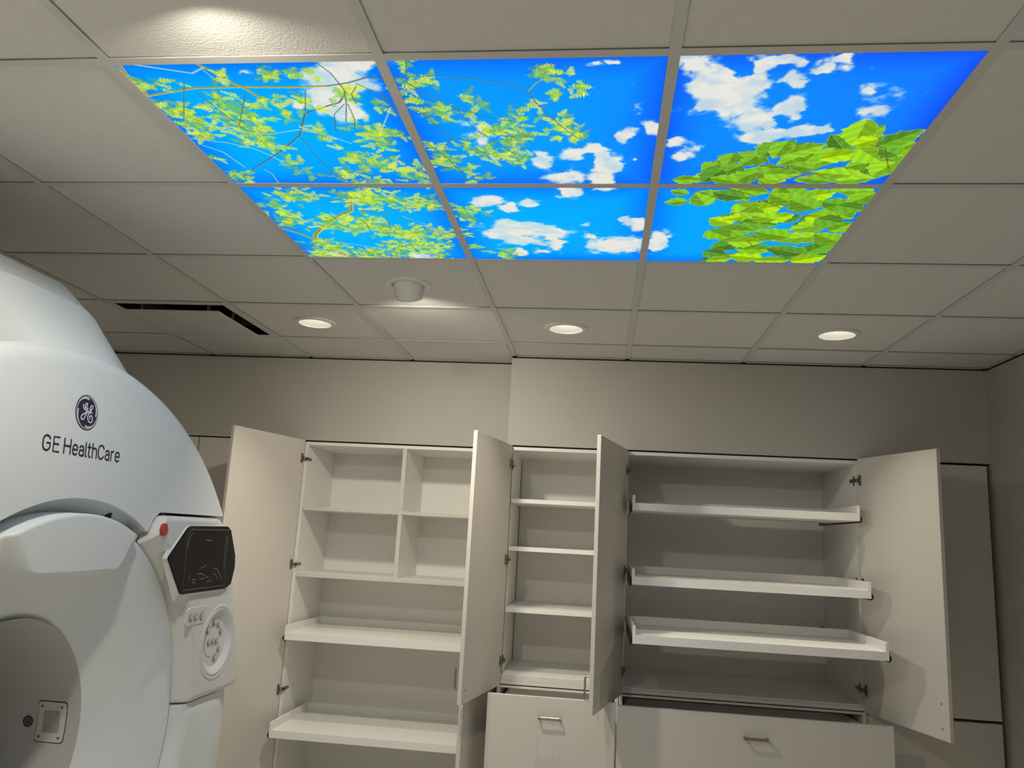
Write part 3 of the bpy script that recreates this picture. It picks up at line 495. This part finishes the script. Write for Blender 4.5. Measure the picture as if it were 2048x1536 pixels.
# --- drawer units under the two wall cabinets
def drawer_unit(x0, x1, fx0, fx1, yfront, ztop, label, hx, hw, hz):
    t, org, B = carcass('drawer_cabinet', x0, x1, YR + .020, 3.38, .10, .9865, label, 'cabinet', 'drawer cabinets', top=False)
    B('front_rail', (x0 + PT, x1 - PT, YR + .021, YR + .12, .976, .9865))
    B('toe_kick', (x0, x1, YR + .07, YR + .088, .001, .10))
    d = box('drawer', (fx0, fx1, yfront, yfront + .019, .46, ztop), M['door'], t, .0012, org)
    b0, b1 = fx0 + .045, fx1 - .045; m = MB(); yb = yfront + .54
    m.box(b0, b0 + .013, yfront + .0195, yb, .52, ztop - .06).box(b1 - .013, b1, yfront + .0195, yb, .52, ztop - .06).box(b0 + .013, b1 - .013, yb - .013, yb, .52, ztop - .06).box(b0 + .013, b1 - .013, yfront + .0195, yb - .013, .52, .532)
    rel(m.build('drawer_box', M['white'], d), org)
    for a in (b0 - .02, b1 + .007): rel(box('drawer_slide', (a, a + .012, yfront + .03, 3.3, ztop - .12, ztop - .075), M['darkmetal'], d), org)
    p = [(hx - hw, yfront - .0005, hz), (hx - hw, yfront - .026, hz), (hx - hw + .006, yfront - .032, hz), (hx + hw - .006, yfront - .032, hz), (hx + hw, yfront - .026, hz), (hx + hw, yfront - .0005, hz)]
    m = MB()
    m.box(hx - hw, hx - hw + .006, yfront - .034, yfront - .0003, hz - .007, hz + .007).box(hx + hw - .006, hx + hw, yfront - .034, yfront - .0003, hz - .007, hz + .007).box(hx - hw + .006, hx + hw - .006, yfront - .034, yfront - .029, hz - .007, hz + .007)
    h = m.build('handle', M['handle'], d, .0015); h['label'] = 'brushed nickel bar handle'; rel(h, org)
    box('drawer', (fx0, fx1, YR, YR + .019, .11, .455), M['door'], t, .0012, org)
    return t
drawer_unit(.604, 1.219, .600, 1.199, 2.450, 1.003, 'narrow drawer cabinet under the three shelves, its top drawer pulled open', .897, .052, .915)
drawer_unit(1.2225, 2.409, 1.207, 2.420, 2.432, .996, 'wide drawer cabinet under the pull-out trays, its top drawer pulled open', 1.823, .053, .903)
# --- closed cabinets
def closed(name, x0, x1, yf, z0, z1, label, group):
    t, org, B = carcass(name, x0, x1, yf + .020, 3.40, z0, z1, label, 'cabinet', group)
    box('door', (x0 + .001, x1 - .001, yf, yf + .019, z0 + .002, z1 + .004), M['door'], t, .0012, org); return t
closed('closed_cabinet', -1.234, -.602, YL, .10, CT - .004, 'closed tall cabinet door seen between the scanner and the leftmost open door', None)
closed('closed_cabinet', -1.872, -1.240, YL, .10, CT - .004, 'closed tall cabinet mostly hidden behind the scanner', None)
closed('closed_cabinet', 2.412, 3.018, YR, .9935, CT - .008, 'closed upper cabinet in the corner by the right wall', None)
closed('closed_cabinet', 2.412, 3.018, YR, .10, .978, 'closed lower cabinet in the corner by the right wall', None)
# ================================================================ scanner gantry (opening faces the room, +X)
GY, GZ, GO = .50, 1.131, 1.026         # bore centre (y, z) and centre height of the round front cover
RO, RN, RD, RB = 1.131, .640, .596, .3275
g = thing('scanner_gantry', (-.9, GY, 0), 'large white round medical scanner gantry with a dark bore and control pod', 'scanner')
ORG = (-.9, GY, 0)
def G(m, name, mt, parent=None, smooth=False, bevel=0.0):
    return rel(m.build(name, M[mt], parent or g, bevel, smooth), ORG)
def lerp(a, b, t): return (a[0] + (b[0] - a[0]) * t, a[1] + (b[1] - a[1]) * t)
def poly(pts):
    d = [0]
    for p, q in zip(pts, pts[1:]): d.append(d[-1] + math.hypot(q[0] - p[0], q[1] - p[1]))
    def f(t):
        s = t * d[-1]
        for i in range(len(pts) - 1):
            if s <= d[i + 1] + 1e-9: return lerp(pts[i], pts[i + 1], (s - d[i]) / (d[i + 1] - d[i]))
        return pts[-1]
    return f
def arc(cy, cz, r, a0, a1):
    return lambda t: (cy + r * math.cos(math.radians(a0 + (a1 - a0) * t)), cz + r * math.sin(math.radians(a0 + (a1 - a0) * t)))
def coons(inner, outer, s0, s1, nS, nT, xf, xback, name, mt, parent=None, tw=lambda t: t):
    """patch between inner(s), outer(s) and the two end curves s0(t), s1(t); xf(y,z) gives the depth; edges run back to xback"""
    m = MB(); idx = {}
    for i in range(nS + 1):
        s = i / nS
        for j in range(nT + 1):
            t = tw(j / nT); I, O, A, B = inner(s), outer(s), s0(t), s1(t)
            c = [(1 - t) * I[k] + t * O[k] + (1 - s) * A[k] + s * B[k] - ((1 - s) * (1 - t) * inner(0)[k] + s * (1 - t) * inner(1)[k] + (1 - s) * t * outer(0)[k] + s * t * outer(1)[k]) for k in (0, 1)]
            idx[i, j] = len(m.v); m.v.append((xf(c[0], c[1]), c[0], c[1]))
    for i in range(nS):
        for j in range(nT): m.f.append((idx[i, j], idx[i, j + 1], idx[i + 1, j + 1], idx[i + 1, j]))
    bd = [(i, 0) for i in range(nS)] + [(nS, j) for j in range(nT)] + [(i, nT) for i in range(nS, 0, -1)] + [(0, j) for j in range(nT, 0, -1)]
    n = len(m.v); k = len(bd)
    for q in bd: m.v.append(m.v[idx[q]])
    for q in bd: x, y, z = m.v[idx[q]]; m.v.append((xback, y, z))
    for a in range(k): m.f.append((n + a, n + (a + 1) % k, n + k + (a + 1) % k, n + k + a))
    me = bpy.data.meshes.new(name); me.from_pydata(m.v, [], m.f)
    bm = bmesh.new(); bm.from_mesh(me); bmesh.ops.recalc_face_normals(bm, faces=bm.faces); bm.to_mesh(me); bm.free(); me.shade_smooth(); me.materials.append(M[mt])
    return rel(link(name, me, parent or g), ORG)
def xcover(y, z):
    q = math.hypot(y - GY, z - GO) / RO
    x = -.238 - .030 * max(0, (q - .6) / .4) ** 2.2
    if q > .965: x -= .022 * (1 - math.sqrt(max(0, 1 - min(1, (q - .965) / .035) ** 2)))
    return x
SZ = 1.745; sa = math.degrees(math.acos((.829 - GY) / RN)); ca = math.degrees(math.asin((SZ + .003 - GO) / RO))
sa = 60.5
Pn = (GY + RN * math.cos(math.radians(sa)), GZ + RN * math.sin(math.radians(sa)))
Po = (GY + RO * math.cos(math.radians(ca)), SZ + .003)
seamR = poly([Pn, (Pn[0] + .022, Pn[1] + .035), (Pn[0] + .05, SZ + .001), (Pn[0] + .075, SZ + .003), Po])
mir = lambda f: (lambda t: (2 * GY - f(t)[0], f(t)[1]))
coons(arc(GY, GZ, RN, sa, 180 - sa), arc(GY, GO, RO, ca, 180 - ca), seamR, mir(seamR), 96, 28, xcover, -.36, 'front_cover', 'shell')
# shoulder behind the rim and the top cover above it
def interp(tab, x):
    for (a, b), (c, d) in zip(tab, tab[1:]):
        if x <= c: return b + (d - b) * (x - a) / (c - a)
    return tab[-1][1]
def section(x, tab, flat, n=180):
    P = []
    for k in range(n):
        th = 2 * math.pi * k / n; ph = abs(math.degrees(math.atan2(math.sin(th), math.cos(th)))); r = interp(tab, ph)
        y, z = GY + r * math.sin(th), GO + r * math.cos(th)
        if flat: z = min(z, flat)
        y = max(GY - 1.10, min(GY + 1.10, y)) if z < 1.4 else y
        P.append((x, y, max(z, .03)))
    return P
def loft(secs, name, mt, cap=False):
    m = MB(); n = len(secs[0])
    for s in secs: m.v += s
    for a in range(len(secs) - 1):
        for k in range(n): m.f.append((a * n + k, a * n + (k + 1) % n, (a + 1) * n + (k + 1) % n, (a + 1) * n + k))
    if cap: m.f.append(tuple((len(secs) - 1) * n + k for k in range(n)))
    return G(m, name, mt, smooth=True)
tA = [(0, RO - .006), (50, RO - .006), (90, RO - .14), (180, RO - .14)]
tA2 = [(0, RO + .012), (6, RO + .008), (16, RO - .02), (50, RO - .05), (90, RO - .16), (180, RO - .16)]
tB = [(0, 1.312), (7.4, 1.318), (8.9, 1.316), (11.2, 1.301), (14.6, 1.255), (18.3, 1.205), (24, 1.15), (30, 1.10), (45, 1.05), (60, 1.0), (90, .95), (180, .95)]
tC = [(0, 1.412), (9.8, 1.434), (13, 1.428), (14.8, 1.421), (16.7, 1.405), (21, 1.27), (28, 1.15), (45, 1.05), (60, 1.0), (90, .95), (180, .95)]
tB2 = [(a, b - .004) for a, b in tB]
loft([section(-.289, tA, None), section(-.30, tA2, None), section(-.45, tB, 2.337)], 'shoulder_cover', 'shell')
loft([section(-.449, tB2, 2.335), section(-.60, tC, 2.437), section(-.75, tC, 2.437), section(-1.5, tC, 2.437), section(-1.55, [(a, b - .05) for a, b in tC], 2.40)], 'top_cover', 'shell')
G(MB().box(-.60, -.45, .635, .641, 2.330, 2.3385), 'seam', 'button')
for k in (0,):
    m = MB(); n = 60                                     # rear cover plate with the bore opening
    for i in range(n):
        t_ = 2 * math.pi * i / n; m.v += [(-1.549, GY + RB * math.cos(t_), GZ + RB * math.sin(t_)), (-1.549, GY + 1.04 * math.cos(t_), max(.03, GO + 1.2 * math.sin(t_)))]
    m.f = [(2 * i, 2 * ((i + 1) % n), 2 * ((i + 1) % n) + 1, 2 * i + 1) for i in range(n)]
    G(m, 'rear_cover', 'shell')
# ring wall behind the round opening
fx = lambda u, v, h: (h, GY + u, GZ + v)
G(MB().lathe([(RN + .003, -.262), (RN - .004, -.275), (RD - .012, -.335), (RD - .03, -.345)], fx, 96), 'ring_wall', 'shell', smooth=True)
for th, r in ((112, .012), (73, .009), (108.5, .0)):
    if r: 
        c_ = (GY + (RN - .004) * math.cos(math.radians(th)), GZ + (RN - .004) * math.sin(math.radians(th)))
        G(MB().lathe([(.0001, -.016), (r, -.016), (r, .004)], lambda u, v, h, c_=c_, th=th: (-.285 + u, c_[0] + h * math.cos(math.radians(th)) - v * math.sin(math.radians(th)), c_[1] + h * math.sin(math.radians(th)) + v * math.cos(math.radians(th))), 16), 'cap_screw', 'darkmetal')
G(MB().box(-.33, -.255, .745, .80, 1.665, 1.685, T=Matrix.Translation((0, .772, 1.675)) @ Matrix.Rotation(math.radians(-30), 4, 'X') @ Matrix.Translation((0, -.772, -1.675))), 'cable_clip', 'ink')
# funnel-shaped bore cover with the visor at the top
def xdisc(y, z):
    r = math.hypot(y - GY, z - GZ); u = max(0, min(1, (r - RB) / (RD - RB)))
    x = -.372 + .122 * (1 - (1 - u) ** 1.7)
    hw = .168 + (z - 1.578) * (.06 / .09) + .01
    def ss(a, b, v): v = max(0, min(1, (v - a) / (b - a))); return v * v * (3 - 2 * v)
    cz = 1.578 + max(0, abs(y - GY) - .15) ** 2 * 6
    mk = ss(cz - .010, cz + .004, z) * (1 - ss(hw - .004, hw + .022, abs(y - GY)))
    # hollow under the visor
    hol = ss(1.20, 1.56, z) * (1 - mk) * (1 - ss(.10, .36, abs(y - GY))) * .020
    return max(x, x + (-.222 - x) * mk) - hol * (1 - u)
m = MB(); nA, nR = 288, 56; rr = [RB + (RD - RB) * (j / nR) for j in range(nR + 1)]
for i in range(nA):
    c_, s_ = math.cos(2 * math.pi * i / nA), math.sin(2 * math.pi * i / nA)
    for r in rr: m.v.append((xdisc(GY + r * c_, GZ + r * s_), GY + r * c_, GZ + r * s_))
    xe = xdisc(GY + RD * c_, GZ + RD * s_)
    m.v += [(xe - .006, GY + (RD + .005) * c_, GZ + (RD + .005) * s_), (-.33, GY + (RD + .006) * c_, GZ + (RD + .006) * s_)]
k = nR + 3
for i in range(nA):
    for j in range(k - 1): m.f.append((i * k + j, ((i + 1) % nA) * k + j, ((i + 1) % nA) * k + j + 1, i * k + j + 1))
G(m, 'bore_cover', 'shell', smooth=True)
m = MB().lathe([(RB, -.372), (RB - .001, -.378), (RB - .001, -1.552)], fx, 96)
liner = G(m, 'bore_liner', 'bore', smooth=True)
def bp(x, a, h=0.0): r = RB - .001 - h; return (x, GY + r * math.cos(math.radians(a)), GZ + r * math.sin(math.radians(a)))
def bore_patch(name, mt, x0, x1, a0, a1, h, par, rad=0.0, n=10):
    m = MB(); pts = []
    ca_ = [(x0 + rad, a0), (x1 - rad, a0), (x1, a0 + rad * 180), (x1, a1 - rad * 180), (x1 - rad, a1), (x0 + rad, a1), (x0, a1 - rad * 180), (x0, a0 + rad * 180)] if rad else None
    for i in range(n + 1):
        a = a0 + (a1 - a0) * i / n; e = 0
        if rad:
            q = min(i, n - i) / n * (a1 - a0) / (rad * 180 + 1e-6); e = rad * (1 - math.sqrt(max(0, 1 - (1 - min(1, q)) ** 2)))
        m.v += [bp(x0 + e, a, h), bp(x1 - e, a, h), bp(x0 + e, a, h - .004), bp(x1 - e, a, h - .004)]
    for i in range(n):
        b = 4 * i; m.f += [(b, b + 1, b + 5, b + 4), (b, b + 4, b + 6, b + 2), (b + 1, b + 3, b + 7, b + 5)]
    m.f += [(0, 2, 3, 1), (4 * n, 4 * n + 1, 4 * n + 3, 4 * n + 2)]
    return G(m, name, mt, par)
bore_patch('window_gap', 'ink', -.5025, -.4125, -9.0, 11.1, .0008, liner, .006, 20)
bore_patch('window_bezel', 'trimw', -.5005, -.4145, -8.6, 10.7, .0025, liner, .006, 20)
bore_patch('laser_window', 'window', -.4825, -.4315, -4.2, 6.3, .0032, liner, .002, 14)
for x_, a_ in ((-.489, 8.4), (-.428, 8.4), (-.489, -6.4), (-.428, -6.4)):
    c_ = bp(x_, a_, .0026); G(MB().lathe([(.0001, .001), (.0032, .001), (.0034, -.001)], lambda u, v, h, c_=c_: (c_[0] + u, c_[1] - h, c_[2] + v), 12), 'screw', 'screw', liner)
def bdisc(name, mt, r0, r1, h):
    m = MB(); n = 32
    for i in range(n):
        for r in (r0, r1):
            u, v = r * math.cos(2 * math.pi * i / n), r * math.sin(2 * math.pi * i / n); m.v.append(bp(-.531 + u, .2 + math.degrees(v / RB), h))
    m.f = [(2 * i, 2 * i + 1, 2 * ((i + 1) % n) + 1, 2 * ((i + 1) % n)) for i in range(n)]
    o = G(m, name, mt, liner); return o
bdisc('target_backing', 'pink', .0001, .0165, .0010)
for a_, b_ in ((.0115, .0150), (.0058, .0085), (.0001, .0030)): bdisc('target_ring', 'maroon', a_, b_, .0016)
# control pod on the right of the opening
RP = 1.118; PB = 1.148
def xpod(y, z):
    r = math.hypot(y - GY, z - GZ); d = r - .607; x = -.203
    if d < .040: x -= .058 * (1 - max(0, d) / .040) ** 1.3
    q = math.hypot(y - GY, z - GO); e = q - (RP - .19)
    if e > 0: x -= .095 * min(1.0, e / .19) ** 2.2
    for dd, hgt in ((SZ - .006 - z, .016), (z - PB, .012)):
        if dd < .016: x -= hgt * (1 - max(0, dd) / .016) ** 2
    rd = math.hypot(y - 1.285, z - 1.322)
    if rd < .119: x = min(x, -.203 - .035 * min(1, (.119 - rd) / .006))
    return x
ia0 = 59.0; ia1 = 1.6
p0 = arc(GY, GZ, .607, ia0, ia1)
ea0 = math.degrees(math.asin((SZ - .006 - GO) / RP)); ea1 = math.degrees(math.asin((PB - GO) / RP))
podT = poly([p0(0), (p0(0)[0] + .03, SZ - .03), (p0(0)[0] + .05, SZ - .010), (p0(0)[0] + .075, SZ - .006), arc(GY, GO, RP, ea0, ea1)(0)])
podB = poly([p0(1), arc(GY, GO, RP, ea0, ea1)(1)])
pod = coons(p0, arc(GY, GO, RP, ea0, ea1), podT, podB, 120, 100, xpod, -.36, 'control_pod', 'pod')
YZ = lambda u, v, h: (h, u, v)
# display
sc = [(0.986, 1.711), (1.239, 1.714), (1.265, 1.702), (1.320, 1.615), (1.328, 1.571), (1.311, 1.514), (1.269, 1.500), (0.981, 1.499), (0.968, 1.503), (0.873, 1.610), (0.877, 1.619), (0.969, 1.705)]
cx_, cz_ = 1.08, 1.612
lip = [(cx_ + (a - cx_) * 1.004, cz_ + (b - cz_) * 1.006) for a, b in sc]
base = [(cx_ + (a - cx_) * 1.006 if a < cx_ - .1 else cx_ + (a - cx_) * 1.05, cz_ + (b - cz_) * (1.06 if b > cz_ else 1.24 if b < cz_ - .05 else 1)) for a, b in sc]
m = MB(); n = len(sc); m.v = [(-.198, a, b) for a, b in lip] + [(-.214, a, b) for a, b in base]
m.f = [(i, (i + 1) % n, n + (i + 1) % n, n + i) for i in range(n)] + [tuple(range(n))]
G(m, 'display_housing', 'pod', pod)
disp = G(MB().prism(sc, YZ, -.1985, -.192), 'display', 'glass', pod, bevel=.0015); disp['label'] = 'black touch screen under wrinkled protective film'
fr = [(0.982, 1.697), (0.989, 1.700), (1.248, 1.702), (1.241, 1.680), (1.256, 1.513), (0.977, 1.512), (0.972, 1.610), (0.970, 1.678)]
m = MB(); m.ribbon(fr + [fr[0]], .0018, lambda u, v: (-.1915, u, v))
for q in ([(1.003, 1.693), (0.982, 1.678), (0.972, 1.638)], [(1.234, 1.680), (1.233, 1.626), (1.240, 1.571)], [(1.005, 1.542), (1.017, 1.560)], [(1.059, 1.558), (1.089, 1.559), (1.138, 1.542)], [(1.078, 1.542), (1.109, 1.543)], [(1.127, 1.531), (1.164, 1.536)], [(1.166, 1.575), (1.196, 1.568), (1.233, 1.534)], [(1.166, 1.556), (1.185, 1.553), (1.209, 1.535)], [(1.076, 1.576), (1.109, 1.585)], [(1.030, 1.543), (1.056, 1.540)], [(1.087, 1.668), (1.128, 1.665)], [(1.028, 1.535), (1.050, 1.530)]):
    m.ribbon(q, .0026, lambda u, v: (-.1915, u, v))
G(m, 'protective_film', 'film', pod)
# emergency button
eb = (.838, 1.697)
def adisc(name, mt, cy, cz, r0, r1, x0, x1, par, seg=28):
    return G(MB().lathe([(max(r0, .0001), x1), (r1, x1), (r1 + .0008, x0)], lambda u, v, h: (h, cy + u, cz + v), seg), name, mt, par)
adisc('emergency_button', 'red', eb[0], eb[1], 0, .0185, -.2035, -.1975, pod)
m = MB(); m.ribbon([(eb[0] + .0105 * math.cos(t_), eb[1] + .0105 * math.sin(t_)) for t_ in np.linspace(0, 2 * math.pi, 25)], .0022, lambda u, v: (-.1972, u, v)).ribbon([(eb[0] - .005, eb[1] + .001), (eb[0] + .005, eb[1] + .001)], .0018, lambda u, v: (-.1972, u, v)).ribbon([(eb[0] - .004, eb[1] - .004), (eb[0] + .004, eb[1] - .004)], .0018, lambda u, v: (-.1972, u, v))
G(m, 'button_symbol', 'redlt', pod)
# round key pad
dcy, dcz = 1.283, 1.322
dl = lambda u, v, h: (h, dcy + u, dcz + v)
G(MB().lathe([(.127, -.2055), (.1245, -.2015), (.120, -.2012), (.114, -.2030), (.1125, -.2030)], dl, 72), 'dial_rim', 'pod', pod, smooth=True)
G(MB().lathe([(.1128, -.2045), (.1115, -.2045), (.1105, -.2025), (.106, -.2025), (.085, -.2150), (.081, -.2160), (.0001, -.2155)], dl, 72), 'key_dial', 'pod', pod, smooth=False)
G(MB().lathe([(.1155, -.2034), (.1110, -.2044)], dl, 72), 'dial_gap', 'button', pod)
m = MB(); m.ribbon([(dcy - .018 + .052 * math.cos(math.radians(a)), dcz + .002 + .052 * math.sin(math.radians(a))) for a in range(95, 275, 8)], .0018, lambda u, v: (-.2150, u, v)); G(m, 'dial_line', 'button', pod)
def button(cy, cz, r, x):
    b = G(MB().lathe([(.0001, x + .0035), (r * .72, x + .0035), (r * .86, x + .0030), (r, x + .001), (r, x - .003)], lambda u, v, h: (h, cy + u, cz + v), 24), 'button', 'button', pod)
    G(MB().lathe([(.0001, x + .0043), (r * .60, x + .0043), (r * .70, x + .0036)], lambda u, v, h: (h, cy + u, cz + v), 20), 'button_face', 'bore', pod)
for cy, cz, r in ((1.232, 1.366, .0135), (1.273, 1.386, .0115), (1.305, 1.377, .011), (1.328, 1.352, .011), (1.249, 1.322, .011), (1.277, 1.323, .010), (1.305, 1.322, .011), (1.326, 1.292, .0105), (1.304, 1.266, .0135)): button(cy - .006, cz, r, -.2150)
sl = [(1.040, 1.445), (1.06, 1.452), (1.165, 1.452), (1.175, 1.444), (1.170, 1.405), (1.155, 1.396), (1.045, 1.396), (1.036, 1.405)]
G(MB().prism(sl, YZ, -.2065, -.2002), 'key_strip', 'trimw', pod, bevel=.001)
for cy, r in ((1.068, .0125), (1.100, .0125), (1.139, .0145)): button(cy, 1.421, r, -.2004)
# lower side cover under the pod, mirrored covers on the other side
def xlow(y, z):
    r = math.hypot(y - GY, z - GZ); d = r - .609; x = -.214
    if d < .036: x -= .050 * (1 - max(0, d) / .036) ** 1.3
    if y > 1.30: x -= .075 * ((y - 1.30) / .26) ** 2.2
    if PB - .008 - z < .012: x -= .008 * (1 - (PB - .008 - z) / .012) ** 2
    return x
lo_in = arc(GY, GZ, .609, .9, -84); lo_out = poly([(1.575, PB - .008), (1.560, 1.0), (1.540, .90), (1.50, .78), (1.44, .55), (1.40, .08), (.62, .08)])
coons(lo_in, lo_out, poly([lo_in(0), lo_out(0)]), poly([lo_in(1), lo_out(1)]), 48, 24, xlow, -.36, 'lower_cover', 'shell')
mi = lambda f: (lambda t: (2 * GY - f(t)[0], f(t)[1])); ml = lambda fn: (lambda y, z: fn(2 * GY - y, z))
coons(mi(lo_in), mi(lo_out), mi(poly([lo_in(0), lo_out(0)])), mi(poly([lo_in(1), lo_out(1)])), 40, 20, ml(xlow), -.36, 'lower_cover', 'shell')
pa, pb2 = mi(p0), mi(arc(GY, GO, RP, ea0, ea1))
coons(pa, pb2, mi(podT), mi(podB), 40, 30, ml(xpod), -.36, 'blank_pod', 'pod')
G(MB().box(-1.5, -.30, GY - 1.0, GY + 1.0, .0005, .08), 'base', 'button')
# ---- emblem and lettering on the front cover
def on_cover(h): return lambda u, v: (xcover(u, v) + h, u, v)
ec = (.470, 1.9925); er = .0462
def edisc(name, mt, r, h, r0=0.0):
    m = MB(); n = 48; fn = on_cover(h)
    for i in range(n):
        for q in (max(r0, .0002), r): m.v.append(fn(ec[0] + q * math.cos(2 * math.pi * i / n), ec[1] + q * math.sin(2 * math.pi * i / n)))
    m.f = [(2 * i, 2 * i + 1, 2 * ((i + 1) % n) + 1, 2 * ((i + 1) % n)) for i in range(n)]
    return m
emb = G(edisc('e', 'navy', er, .0010), 'emblem', 'navy'); emb['label'] = 'round navy emblem with white script monogram'
ring = edisc('r', 'w', er * .935, .0015, er * .885); fn = on_cover(.0016)
for a0 in (92, 182, 272, 2):                                  # four swirls peeling off the ring
    pts = []; wd = []
    for k in range(9):
        q = k / 8; a = math.radians(a0 - 8 + (72 * (1 - q))); r = er * (.90 - .12 * q ** 1.6); pts.append((ec[0] + r * math.cos(a), ec[1] + r * math.sin(a))); wd.append(er * (.03 + .075 * q))
    ring.ribbon(pts, wd, fn)
N = lambda L: [(ec[0] + (x - 1050) / 215 * er, ec[1] - (y - 508) / 328 * er) for x, y in L]
def spline(P, k=6):
    out = []
    for i in range(len(P) - 1):
        a, b, c, d = P[max(i - 1, 0)], P[i], P[i + 1], P[min(i + 2, len(P) - 1)]
        for j in range(k):
            t = j / k; out.append(tuple(.5 * (2 * b[q] + (c[q] - a[q]) * t + (2 * a[q] - 5 * b[q] + 4 * c[q] - d[q]) * t * t + (3 * b[q] - a[q] - 3 * c[q] + d[q]) * t ** 3) for q in (0, 1)))
    return out + [P[-1]]
for L in ([(972, 372), (970, 410), (990, 452), (1020, 420), (1046, 365), (1038, 338), (1015, 355), (1003, 410), (1012, 465), (1040, 478), (1062, 425), (1035, 440)],
          [(1060, 430), (1050, 490), (1025, 560), (1000, 630), (965, 652), (943, 622), (962, 568), (1010, 530), (1060, 500), (1100, 472), (1140, 420), (1152, 372), (1130, 358), (1108, 392), (1103, 440), (1120, 480), (1148, 496)],
          [(1148, 496), (1110, 495), (1080, 530), (1066, 590), (1080, 650), (1112, 678), (1148, 662), (1162, 610), (1145, 560), (1118, 552), (1102, 582), (1116, 612)]):
    ring.ribbon(spline(N(L)), er * .085, fn)
G(ring, 'emblem_script', 'logowhite', emb)
ch = .0362; tx, tz = .3175, 1.8785
def arcp(cx, cy, rx, ry, a0, a1, n=14): return [(cx + rx * math.cos(math.radians(a0 + (a1 - a0) * k / n)), cy + ry * math.sin(math.radians(a0 + (a1 - a0) * k / n))) for k in range(n + 1)]
XH = .70
def le(x): return [[(x + .02, .36), (x + .52, .36)] + arcp(x + .27, .44, .25, .26, 0, 180, 12) + [(x + .02, .28)] + arcp(x + .27, .26, .25, .26, 180, 320, 12)]
def la(x): return [arcp(x + .25, .50, .22, .20, 160, 0, 10) + [(x + .47, .0)], [(x + .47, .40), (x + .25, .40)] + arcp(x + .22, .20, .21, .20, 100, 270, 12) + arcp(x + .25, .20, .22, .20, 270, 360, 8)]
STROKES = [('G', [arcp(.37, .66, .35, .34, 25, 180, 14) + [(.02, .34)] + arcp(.37, .34, .35, .34, 180, 360, 16) + [(.72, .50), (.40, .50)]]),
           ('E', [[(1.60, 1.0), (1.05, 1.0), (1.05, 0), (1.60, 0)], [(1.05, .52), (1.54, .52)]]),
           ('H', [[(2.14, 0), (2.14, 1.0)], [(2.80, 0), (2.80, 1.0)], [(2.14, .52), (2.80, .52)]]),
           ('e', le(3.04)), ('a', la(3.76)), ('l', [[(4.47, 1.0), (4.47, .10), (4.52, .02), (4.60, 0)]]),
           ('t', [[(4.85, .95), (4.85, .12), (4.91, .02), (5.02, 0)], [(4.70, XH), (5.08, XH)]]),
           ('h', [[(5.26, 0), (5.26, 1.0)], [(5.26, .46)] + arcp(5.50, .48, .24, .22, 170, 0, 10) + [(5.74, 0)]]),
           ('C', [arcp(6.28, .66, .33, .34, 20, 180, 14) + [(5.95, .34)] + arcp(6.28, .34, .33, .34, 180, 335, 14)]),
           ('a', la(6.80)), ('r', [[(7.53, 0), (7.53, XH)], [(7.53, .44)] + arcp(7.76, .46, .23, .24, 175, 80, 8)]), ('e', le(8.06))]
for nm, st in STROKES:
    m = MB(); fn = on_cover(.0009)
    for p in st: m.ribbon([(tx + x * ch, tz + y * ch) for x, y in p], .0046, fn)
    G(m, 'letter', 'ink')
